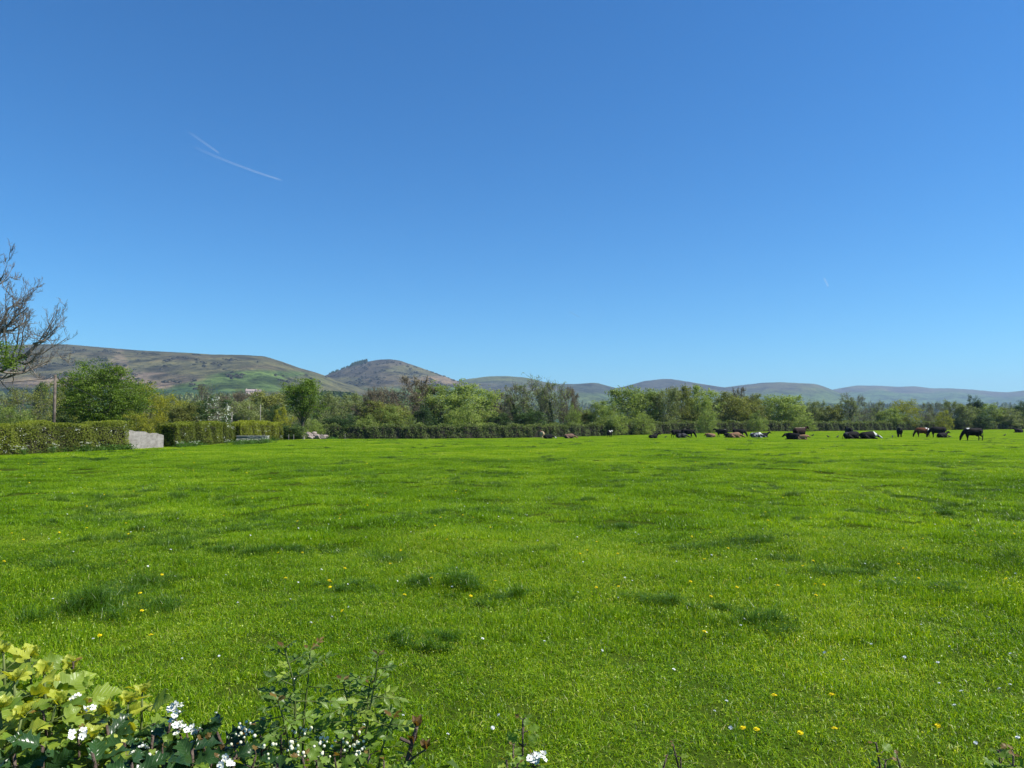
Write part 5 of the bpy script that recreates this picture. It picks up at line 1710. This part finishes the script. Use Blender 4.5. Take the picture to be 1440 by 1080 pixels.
# ------------------------------------------------------------------ foreground hedge-top plants
def near_leaf_mat(name, c_dark, c_light, vein, rough=.4, spec=.4, trans=.4, tmul=(1.5, 1.3, .35)):
    m, nt, ns, ls, out = new_mat(name)
    at_ = nd(ns, 'ShaderNodeAttribute', attribute_name='tint')
    cl = nd(ns, 'ShaderNodeAttribute', attribute_name='colour')      # x: across the blade, y: along the blade
    sp = ns.new('ShaderNodeSeparateColor')
    ls.new(cl.outputs['Color'], sp.inputs[0])
    geo = ns.new('ShaderNodeNewGeometry')
    nz = ns.new('ShaderNodeTexNoise'); nz.inputs['Scale'].default_value = 60; nz.inputs['Detail'].default_value = 4
    ls.new(geo.outputs['Position'], nz.inputs['Vector'])
    ad = nd(ns, 'ShaderNodeMath', operation='MULTIPLY_ADD'); ad.inputs[1].default_value = .5
    ls.new(nz.outputs['Fac'], ad.inputs[0]); ls.new(at_.outputs['Fac'], ad.inputs[2])
    sb = nd(ns, 'ShaderNodeMath', operation='SUBTRACT', use_clamp=True); sb.inputs[1].default_value = .25
    ls.new(ad.outputs[0], sb.inputs[0])
    r = ramp(ns, [(0, c_dark), (1, c_light)])
    ls.new(sb.outputs[0], r.inputs['Fac'])
    # side veins: stripes slanting away from the midrib
    ab = nd(ns, 'ShaderNodeMath', operation='ABSOLUTE')
    s2 = nd(ns, 'ShaderNodeMath', operation='SUBTRACT'); s2.inputs[1].default_value = .5
    ls.new(sp.outputs[0], s2.inputs[0]); ls.new(s2.outputs[0], ab.inputs[0])
    ph = nd(ns, 'ShaderNodeMath', operation='MULTIPLY_ADD'); ph.inputs[1].default_value = -.8
    ls.new(ab.outputs[0], ph.inputs[0]); ls.new(sp.outputs[1], ph.inputs[2])
    fr = nd(ns, 'ShaderNodeMath', operation='PINGPONG'); fr.inputs[1].default_value = .07
    ls.new(ph.outputs[0], fr.inputs[0])
    mn = nd(ns, 'ShaderNodeMath', operation='MULTIPLY'); mn.inputs[1].default_value = 1.6
    ls.new(ab.outputs[0], mn.inputs[0])
    mi = nd(ns, 'ShaderNodeMath', operation='MINIMUM')
    ls.new(fr.outputs[0], mi.inputs[0]); ls.new(mn.outputs[0], mi.inputs[1])
    vr = ns.new('ShaderNodeMapRange'); vr.inputs[1].default_value = .0; vr.inputs[2].default_value = .022; vr.inputs[3].default_value = 1; vr.inputs[4].default_value = 0
    ls.new(mi.outputs[0], vr.inputs[0])
    mm = nd(ns, 'ShaderNodeMath', operation='MULTIPLY'); mm.inputs[1].default_value = .45
    ls.new(vr.outputs[0], mm.inputs[0])
    g = nd(ns, 'ShaderNodeMix', data_type='RGBA'); g.inputs[7].default_value = (*vein, 1)
    ls.new(mm.outputs[0], g.inputs[0]); ls.new(r.outputs['Color'], g.inputs[6])
    p = ns.new('ShaderNodeBsdfPrincipled'); p.inputs['Roughness'].default_value = rough; p.inputs['Specular IOR Level'].default_value = spec
    ls.new(g.outputs[2], p.inputs['Base Color'])
    b = ns.new('ShaderNodeBump'); b.inputs['Strength'].default_value = .35; b.inputs['Distance'].default_value = .002
    ls.new(vr.outputs[0], b.inputs['Height']); ls.new(b.outputs[0], p.inputs['Normal'])
    t = ns.new('ShaderNodeBsdfTranslucent')
    tm = nd(ns, 'ShaderNodeMix', data_type='RGBA', blend_type='MULTIPLY'); tm.inputs[0].default_value = 1; tm.inputs[7].default_value = (*tmul, 1)
    ls.new(g.outputs[2], tm.inputs[6]); ls.new(tm.outputs[2], t.inputs['Color'])
    mx = ns.new('ShaderNodeMixShader'); mx.inputs[0].default_value = trans
    ls.new(p.outputs[0], mx.inputs[1]); ls.new(t.outputs[0], mx.inputs[2]); ls.new(mx.outputs[0], out.inputs['Surface'])
    return m


MAT['lime_leaf'] = near_leaf_mat('lime_leaf', (.10, .18, .018), (.30, .40, .04), (.36, .44, .12))
MAT['young_leaf'] = near_leaf_mat('young_yellow_leaf', (.28, .34, .03), (.48, .52, .06), (.5, .5, .14))
MAT['green_leaf'] = near_leaf_mat('hawthorn_leaf', (.065, .135, .012), (.20, .31, .03), (.16, .26, .06), .45, .3)
MAT['rose_leaf'] = near_leaf_mat('rose_leaf', (.035, .088, .010), (.18, .29, .03), (.15, .25, .07), .38, .45)
MAT['red_leaf'] = near_leaf_mat('reddish_young_leaf', (.10, .050, .018), (.24, .16, .03), (.24, .16, .06), .4, .4)
MAT['holly_leaf'] = near_leaf_mat('holly_leaf', (.012, .034, .008), (.032, .080, .016), (.06, .11, .04), .28, .28, .08)
MAT['green_stem'] = solid_mat('green_stem', (.06, .09, .02), (.14, .17, .05), 40, .6, 0)
MAT['red_stem'] = solid_mat('reddish_stem', (.07, .035, .022), (.16, .08, .05), 40, .6, .2)
MAT['woody'] = solid_mat('woody_stem', (.055, .038, .028), (.15, .11, .085), 50, .8, .5)
MAT['petal'] = solid_mat('white_petal', (.60, .61, .56), (.74, .75, .70), 30, .6, 0)
MAT['budc'] = solid_mat('cream_bud', (.55, .55, .36), (.74, .73, .56), 30, .5, 0)


def outline(kind):
    """half outline of a leaf: (along 0..1, half width)"""
    if kind == 'oval': return [(0, 0), (.1, .12), (.25, .24), (.42, .30), (.6, .27), (.78, .17), (.92, .06), (1, 0)]
    if kind == 'lobed': return [(0, .0), (.03, .20), (.12, .40), (.22, .47), (.27, .36), (.34, .33), (.46, .50), (.56, .50), (.58, .34), (.66, .24), (.80, .20), (.90, .10), (1, 0)]
    if kind == 'haw': return [(0, 0), (.18, .10), (.30, .34), (.40, .36), (.44, .18), (.58, .34), (.70, .30), (.74, .15), (.88, .16), (1, 0)]
    if kind == 'spiky': return [(0, 0), (.08, .12), (.18, .34), (.24, .20), (.36, .22), (.46, .38), (.52, .20), (.64, .20), (.74, .30), (.80, .13), (.90, .08), (1, 0)]


def leaf_geo(kind, nacross=3):
    o_ = outline(kind)
    return np.array(o_)


def put_leaf(mb, kind, p, dirv, nrm, L, tint, rng, mat=0, wk=1.0, cup=.25, curl=.25):
    o_ = leaf_geo(kind)
    n = len(o_)
    d_ = unit(np.asarray(dirv, float)); nn = np.asarray(nrm, float)
    nn = unit(nn - d_ * (nn @ d_)); sd = np.cross(d_, nn)
    frac = np.array([-1, -.5, 0, .5, 1])
    a_ = o_[:, 0][:, None]; hw = o_[:, 1][:, None] * wk
    acr = hw * frac[None]
    wav = rng.uniform(.02, .06)
    z = cup * np.abs(acr) - curl * a_ ** 2 * .5 + wav * np.sin(a_ * 14 + rng.uniform(0, 6)) * np.abs(frac)[None]
    V = p + L * (a_[..., None] * d_ + acr[..., None] * sd + z[..., None] * nn)
    V = V.reshape(-1, 3)
    i = np.arange(n - 1)[:, None] * 5; j = np.arange(4)[None]
    q = np.stack([i + j, i + j + 1, i + 5 + j + 1, i + 5 + j], -1).reshape(-1, 4)
    uvx = .5 + acr * .5 / max(.01, (o_[:, 1].max() * wk))
    C = np.stack([uvx, np.broadcast_to(a_, uvx.shape), np.zeros_like(uvx)], -1).reshape(-1, 3)
    mb.add(V, [q], tint + rng.normal() * .08, mat, np.clip(C, 0.001, .999))


def near(px, py, d):
    return np.array(at(px, py, d))


def blossom_mesh(centre, n, spread, rng, petal=.0048, buds=False):
    mb = MB()
    for k in range(n):
        c = centre + rng.normal(size=3) * spread * np.array([1, 1, .55])
        ax = unit(rng.normal(size=3) * .55 + np.array([.1, -.45, .9]))
        if buds:
            bm = bmesh.new(); bmesh.ops.create_icosphere(bm, subdivisions=2, radius=petal * rng.uniform(.28, .45))
            V = np.array([v_.co[:] for v_ in bm.verts]) * np.array([1, 1, 1.1]) + c
            Fc = np.array([[v_.index for v_ in f_.verts] for f_ in bm.faces]); bm.free()
            mb.add(V, [Fc], .5, 1)
            continue
        s1 = unit(np.cross(ax, rng.normal(size=3))); s2 = np.cross(ax, s1)
        for j in range(5):
            an = j * 2 * PI / 5
            o_ = s1 * math.cos(an) + s2 * math.sin(an); t_ = np.cross(ax, o_)
            R_ = petal
            P = [c, c + o_ * R_ * .55 + t_ * R_ * .45 + ax * R_ * .18, c + o_ * R_ * 1.05 + t_ * R_ * .36 + ax * R_ * .42, c + o_ * R_ * 1.15 + ax * R_ * .40, c + o_ * R_ * 1.05 - t_ * R_ * .36 + ax * R_ * .42, c + o_ * R_ * .55 - t_ * R_ * .45 + ax * R_ * .18]
            mb.add(P, [np.array([[0, 1, 2, 3, 4, 5]])], .5, 0)
        tube(mb, [c - ax * .001, c + ax * .0015, c + ax * .003], [.0012, .0014, .0010], 5, mat=1)
    return mb.mesh('flower_cluster', [MAT['petal'], MAT['budc']], buds)


class Plant:
    def __init__(self, name, label, root_px, root_d, cat, stem_mat, leaf_mats, seed, group=None):
        s_ = spot(root_px, root_d)
        self.root = empty(name, s_)
        tag(self.root, label, cat, group)
        self.o = np.array(s_)
        self.st, self.lf = MB(), MB()
        self.sm, self.lm = stem_mat, leaf_mats
        self.r = np.random.default_rng(seed)
        self.fl = []

    def stem(self, pts, r0, r1, sides=6):
        P = np.asarray(pts, float)
        n = len(P) * 4
        t = np.linspace(0, len(P) - 1, n)
        Q = np.array([np.interp(t, np.arange(len(P)), P[:, i]) for i in range(3)]).T
        for _ in range(2): Q[1:-1] = (Q[:-2] + 2 * Q[1:-1] + Q[2:]) / 4
        tube(self.st, Q - self.o, np.linspace(r0, r1, n), sides)
        return Q

    def leaf(self, kind, p, dirv, L, tint=.5, mat=0, nrm=None, wk=1.0, petiole=.4, cup=.25, curl=.25):
        d_ = unit(np.asarray(dirv, float))
        if nrm is None: nrm = np.array([.15, -.35, .9]) + self.r.normal(size=3) * .45
        p1 = p + d_ * L * petiole + np.array([0, 0, .1 * L * petiole])
        if petiole > .05: tube(self.st, np.stack([p, (p + p1) / 2 + [0, 0, .02 * L], p1]) - self.o, [.0011, .0009, .0008], 4)
        put_leaf(self.lf, kind, p1 - self.o, d_, nrm, L, tint, self.r, mat, wk, cup, curl)

    def pinnate(self, p, dirv, L, tint=.5, mat=0, n=5):
        d_ = unit(np.asarray(dirv, float))
        side = unit(np.cross(d_, np.array([.1, -.4, .9])))
        nrm = np.array([.15, -.35, .9]) + self.r.normal(size=3) * .35
        Q = self.stem([p, p + d_ * L * .5, p + d_ * L], .0010, .0006, 4)
        lf = L * .48
        self.leaf('oval', p + d_ * L, d_, lf * 1.1, tint, mat, nrm, petiole=.02, wk=.78)
        for k in range((n - 1) // 2):
            q = p + d_ * L * (.85 - .38 * k)
            for sg in (-1, 1):
                self.leaf('oval', q, d_ * .75 + side * sg * .7 + self.r.normal(size=3) * .14, lf * (1 - .15 * k), tint, mat, nrm, petiole=.03, wk=.78)

    def flowers(self, c, n, spread, petal=.0048, buds=False):
        me = blossom_mesh(np.asarray(c) - self.o, n, spread, self.r, petal * (.82 if buds else 1), buds)
        self.fl.append(link('flower_cluster' if not buds else 'bud_cluster', me, self.root))

    def done(self):
        link('stem', self.st.mesh('stem', self.sm, True), self.root)
        if self.lf.n:
            f_ = link('foliage', self.lf.mesh('foliage', self.lm, True), self.root)


# 1. lime-leaved sapling in the corner --------------------------------------------------------
P = Plant('leafy_sapling', 'lime green sapling with lobed leaves and yellow young tips in the corner', 40, 1.25, 'sapling', MAT['green_stem'], [MAT['lime_leaf'], MAT['young_leaf'], MAT['green_leaf']], 1)
r_ = P.r
shoots = [((5, 918), 1.18), ((42, 925), 1.22), ((62, 948), 1.15), ((-20, 900), 1.25), ((20, 960), 1.12), ((84, 965), 1.2), ((78, 990), 1.1), ((112, 1000), 1.16), ((150, 1003), 1.18), ((180, 990), 1.22), ((30, 1010), 1.05), ((130, 1040), 1.1), ((200, 975), 1.26), ((-30, 960), 1.1), ((100, 940), 1.28), ((0, 1000), 1.05)]
for k, ((px, py), d) in enumerate(shoots):
    tipp = near(px, py, d)
    mid_ = near(px + r_.normal() * 14, py + 130, d * .99)
    Q = P.stem([P.o + np.append(r_.normal(size=2) * .04, 0), P.o + np.append(r_.normal(size=2) * .1, .7), mid_, tipp], .006, .0016)
    n = len(Q)
    for j in range(26):
        f = .62 + .38 * (j / 25)
        q = Q[int(f * (n - 1))]
        an = j * 2.4 + k
        dv = np.array([math.cos(an), math.sin(an) * .8, r_.uniform(-.15, .55)])
        L = r_.uniform(.034, .058) * (1.1 - .55 * max(0, f - .8) / .2)
        young = f > .94
        P.leaf('lobed', q, dv, L, r_.uniform(.25, .8), 1 if young and r_.uniform() < .75 else (0 if r_.uniform() < .72 else 2), petiole=r_.uniform(.3, .7), curl=r_.uniform(.1, .5))
    for j in range(7):   # tight young rosette at the tip
        an = j * 2.4
        P.leaf('lobed', tipp, (math.cos(an) * .8, math.sin(an) * .7, .9), r_.uniform(.012, .024), r_.uniform(.3, .9), 1, petiole=.2, cup=.5)
P.done()

# 2. hawthorn with white blossom ---------------------------------------------------------------
def haw(label, root_px, d, twigs, seed, flowers=(), buds=(), leafL=(.015, .028), dens=12, tipred=True, thick=.005, grp='flowering hawthorn shoots along the hedge top'):
    P = Plant('hawthorn_shoot', label, root_px, d, 'hawthorn', MAT['woody'], [MAT['green_leaf'], MAT['red_leaf'], MAT['lime_leaf']], seed, grp)
    r_ = P.r
    for k, ((px, py), dd) in enumerate(twigs):
        tipp = near(px, py, dd)
        Q = P.stem([P.o + np.append(r_.normal(size=2) * .03, 0), P.o + np.append(r_.normal(size=2) * .08, .75), near(px + r_.normal() * 18, py + 95, dd), tipp], thick, .0013)
        n = len(Q)
        for j in range(dens):
            f = .66 + .34 * j / (dens - 1)
            q = Q[int(f * (n - 1))]
            for h in range(2):
                an = j * 2.4 + h * 2.6 + k
                dv = np.array([math.cos(an), math.sin(an) * .8, r_.uniform(0, .8)])
                red = tipred and f > .999
                P.leaf('haw', q, dv, r_.uniform(*leafL) * (.5 if red else 1), r_.uniform(.2, .9), 1 if red and r_.uniform() < .7 else (0 if r_.uniform() < .8 else 2), petiole=r_.uniform(.2, .6))
    for (px, py, dd, n, sp) in flowers: P.flowers(near(px, py, dd), n, sp)
    for (px, py, dd, n, sp) in buds: P.flowers(near(px, py, dd), n, sp, .0075, True)
    P.done()


haw('hawthorn shoot with small white flower heads among the lime leaves', 110, 1.3, [((103, 932), 1.24), ((95, 975), 1.2), ((118, 985), 1.16), ((60, 1000), 1.1), ((110, 1030), 1.08)], 21,
    flowers=[(100, 977, 1.17, 5, .008), (112, 1030, 1.07, 5, .008), (126, 993, 1.13, 3, .006)])
haw('hawthorn shoot bearing the largest cluster of pure white flowers', 250, 1.25, [((247, 1010), 1.2), ((262, 1030), 1.18), ((215, 1020), 1.2), ((285, 1040), 1.16), ((228, 1050), 1.12), ((300, 1055), 1.14)], 22,
    flowers=[(240, 995, 1.16, 6, .006), (252, 998, 1.16, 4, .005), (249, 1020, 1.16, 5, .006), (254, 1026, 1.15, 4, .006), (274, 1025, 1.17, 4, .005), (262, 1050, 1.15, 3, .005), (322, 1072, 1.08, 5, .006), (200, 1052, 1.1, 3, .005)], buds=[(192, 1065, 1.08, 16, .010), (345, 1030, 1.16, 12, .010)])
haw('hawthorn shoot with round cream buds between the two rose shoots', 380, 1.25, [((365, 1020), 1.2), ((345, 1035), 1.2), ((330, 1050), 1.15), ((395, 1035), 1.17), ((420, 1040), 1.2), ((310, 1070), 1.1), ((425, 1065), 1.1), ((360, 1062), 1.1)], 23,
    buds=[(425, 1030, 1.18, 12, .009), (412, 1050, 1.12, 8, .009), (422, 1056, 1.12, 6, .008), (378, 1052, 1.12, 7, .007), (350, 1022, 1.2, 8, .007), (338, 1025, 1.2, 8, .007)])
haw('hawthorn shoot dotted with cream buds under the right hand rose shoot', 490, 1.25, [((480, 1045), 1.18), ((455, 1050), 1.2), ((510, 1040), 1.2), ((500, 1030), 1.22), ((470, 1065), 1.12), ((520, 1062), 1.14), ((445, 1070), 1.15), ((540, 1070), 1.12)], 24,
    buds=[(455, 1042, 1.17, 9, .009), (450, 1060, 1.14, 7, .009), (495, 1047, 1.16, 9, .010), (508, 1055, 1.16, 8, .010), (470, 1040, 1.17, 6, .008), (505, 1038, 1.18, 5, .007)])
haw('single thin hawthorn shoot with white flowers at the bottom centre', 738, 1.25, [((735, 1012), 1.24), ((722, 1048), 1.2), ((748, 1060), 1.18), ((712, 1070), 1.15), ((728, 1075), 1.15)], 25, flowers=[(757, 1070, 1.17, 10, .008), (750, 1062, 1.18, 4, .005)], dens=14, leafL=(.012, .024))
haw('short reddish bare tipped shoot at the bottom right of centre', 950, 1.2, [((946, 1046), 1.2), ((957, 1066), 1.2), ((938, 1062), 1.2)], 26, dens=7, leafL=(.008, .016))
haw('short shoot with reddish tip near the bottom right', 1250, 1.2, [((1232, 1045), 1.2), ((1262, 1066), 1.17), ((1245, 1070), 1.17)], 27, dens=9, leafL=(.012, .024))
haw('leafy shoot tip just entering the bottom right corner', 1420, 1.2, [((1405, 1056), 1.2), ((1425, 1060), 1.17), ((1440, 1066), 1.16)], 28, dens=9, leafL=(.016, .03))

# 3. holly -------------------------------------------------------------------------------------
P = Plant('holly_shoot', 'dark glossy holly with spiny leaves along the bottom left', 200, 1.2, 'holly', MAT['woody'], [MAT['holly_leaf']], 31)
r_ = P.r
for k, ((px, py), d) in enumerate([((150, 1020), 1.16), ((175, 1045), 1.12), ((215, 1035), 1.14), ((240, 1012), 1.2), ((280, 1025), 1.18), ((270, 1055), 1.12), ((305, 1030), 1.18), ((130, 1060), 1.06), ((60, 1050), 1.02), ((20, 1060), 1.0), ((230, 1070), 1.06), ((330, 1065), 1.12), ((185, 1075), 1.03), ((390, 1074), 1.12)]):
    tipp = near(px, py, d)
    Q = P.stem([P.o + np.append(r_.normal(size=2) * .03, 0), P.o + np.append(r_.normal(size=2) * .08, .75), near(px + r_.normal() * 18, py + 95, d), tipp], .006, .002)
    n = len(Q)
    for j in range(15):
        f = .72 + .28 * j / 14
        an = j * 2.4 + k
        P.leaf('spiky', Q[int(f * (n - 1))], (math.cos(an), math.sin(an) * .8, r_.uniform(-.1, .6)), r_.uniform(.030, .048), r_.uniform(.2, .8), petiole=.1, cup=.45, curl=r_.uniform(.1, .5))
P.done()

# 4. rose shoots -------------------------------------------------------------------------------
def rose(label, root_px, d, stems, seed):
    P = Plant('rose_shoot', label, root_px, d, 'rose', MAT['green_stem'], [MAT['rose_leaf'], MAT['red_leaf'], MAT['lime_leaf']], seed, 'wild rose shoots rising above the hedge top')
    r_ = P.r
    for k, (pts, cnt) in enumerate(stems):
        W = [near(*q) for q in pts]
        Q = P.stem([P.o, P.o + np.append(r_.normal(size=2) * .05, .7)] + W, 0.0028, .0011)
        n = len(Q)
        lo = 2.3 / (len(W) + 1)
        for j in range(cnt):
            f = lo + (1 - lo) * j / max(1, cnt - 1)
            q = Q[min(n - 1, int(f * (n - 1)))]
            an = j * 2.4 + k * 1.3
            dv = np.array([math.cos(an) * 1.0, math.sin(an) * .6, r_.uniform(-.25, .55)])
            L = r_.uniform(.034, .050) * (1 - .45 * max(0, f - .7) / .3)
            P.pinnate(q, dv, L, r_.uniform(.15, .95), (1 if f > .96 and r_.uniform() < .3 else (0 if r_.uniform() < .85 else 2)), 5)
        for j in range(6):
            an = j * 2.4
            P.leaf('oval', Q[-1], (math.cos(an), math.sin(an) * .7, .5), r_.uniform(.010, .020), r_.uniform(.2, .9), 1 if j % 2 else 0, petiole=.1, wk=.7)
    P.done()


rose('tall wild rose shoot with divided leaves and bronze tip, left of the pair', 410, 1.3, [([(405, 1085, 1.2), (416, 1010, 1.2), (414, 960, 1.2), (400, 912, 1.2)], 19), ([(425, 1070, 1.22), (428, 1000, 1.24), (434, 950, 1.24), (436, 915, 1.24)], 14), ([(410, 1080, 1.18), (402, 1020, 1.16), (390, 985, 1.16)], 13)], 51)
rose('wild rose shoot with reddish tips, right of the pair', 515, 1.3, [([(505, 1085, 1.2), (518, 1010, 1.2), (526, 965, 1.2), (532, 922, 1.2)], 16), ([(500, 1075, 1.2), (495, 1010, 1.2), (482, 958, 1.2)], 13), ([(520, 1060, 1.2), (516, 1000, 1.22), (520, 962, 1.22)], 11), ([(530, 1075, 1.18), (545, 1030, 1.18), (552, 1010, 1.18)], 8)], 52)

# 5. cut woody twig with reddish buds ----------------------------------------------------------
P = Plant('cut_twig', 'cut woody twig with dark red buds rising right of the rose shoots', 572, 1.2, 'twig', MAT['woody'], [MAT['red_leaf'], MAT['green_leaf']], 61)
Q = P.stem([P.o, P.o + [0, 0, .7], near(566, 1095, 1.16), near(578, 1050, 1.16), near(586, 1022, 1.16)], .006, .0032)
P.stem([near(572, 1074, 1.16), near(585, 1062, 1.15), near(599, 1054, 1.15)], .0022, .0013)
P.stem([near(579, 1046, 1.16), near(571, 1042, 1.15), near(562, 1038, 1.15)], .0030, .0024)
for p_ in (near(586, 1022, 1.16), near(580, 1046, 1.16), near(599, 1054, 1.15)):
    for j in range(5):
        P.leaf('oval', p_, (math.cos(j * 2.4) * .5, math.sin(j * 2.4) * .4, .9), P.r.uniform(.010, .018), .3, 0, petiole=.05, cup=.5)
for j in range(8):
    P.leaf('haw', near(560 + P.r.uniform(0, 25), 1062 + P.r.uniform(0, 16), 1.15), P.r.normal(size=3), .016, P.r.uniform(.2, .9), 1, petiole=.2)
P.done()

# hedge body below the shoots: the hedge the photographer looks over
vb = MB(); r_ = np.random.default_rng(66)
n = 9000
x = r_.uniform(-1.9, -.02, n) ; y = r_.uniform(.85, 1.55, n)
top = np.interp(x, [-1.9, -.85, -.6, -.3, -.05], [1.34, 1.32, 1.29, 1.27, 1.22]) - .04
z = top * (1 - .85 * r_.uniform(0, 1, n) ** 2.2)
pos = np.stack([x, y, z], 1)
cards(vb, pos, r_.normal(size=(n, 3)) + [0, -.2, .8], r_.uniform(.02, .045, n), r_.uniform(.1, .9, n), rng=r_)
for k in range(60):
    xx, yy = r_.uniform(-1.85, -.05), r_.uniform(.95, 1.45)
    tube(vb, [(xx, yy, -.1), (xx + r_.normal() * .08, yy, .6), (xx + r_.normal() * .1, yy + r_.normal() * .08, 1.18)], [.012, .009, .003], 5, mat=1)
MAT['front'] = leaf_mat('front_hedge_leaf', (.030, .060, .010), (.12, .19, .025), .3, nscale=8, vary=.3)
tag(link('front_hedge', vb.mesh('front_hedge', [MAT['front'], MAT['woody']])), 'leafy top of the mixed hedge along the bottom left of the view', 'hedge')
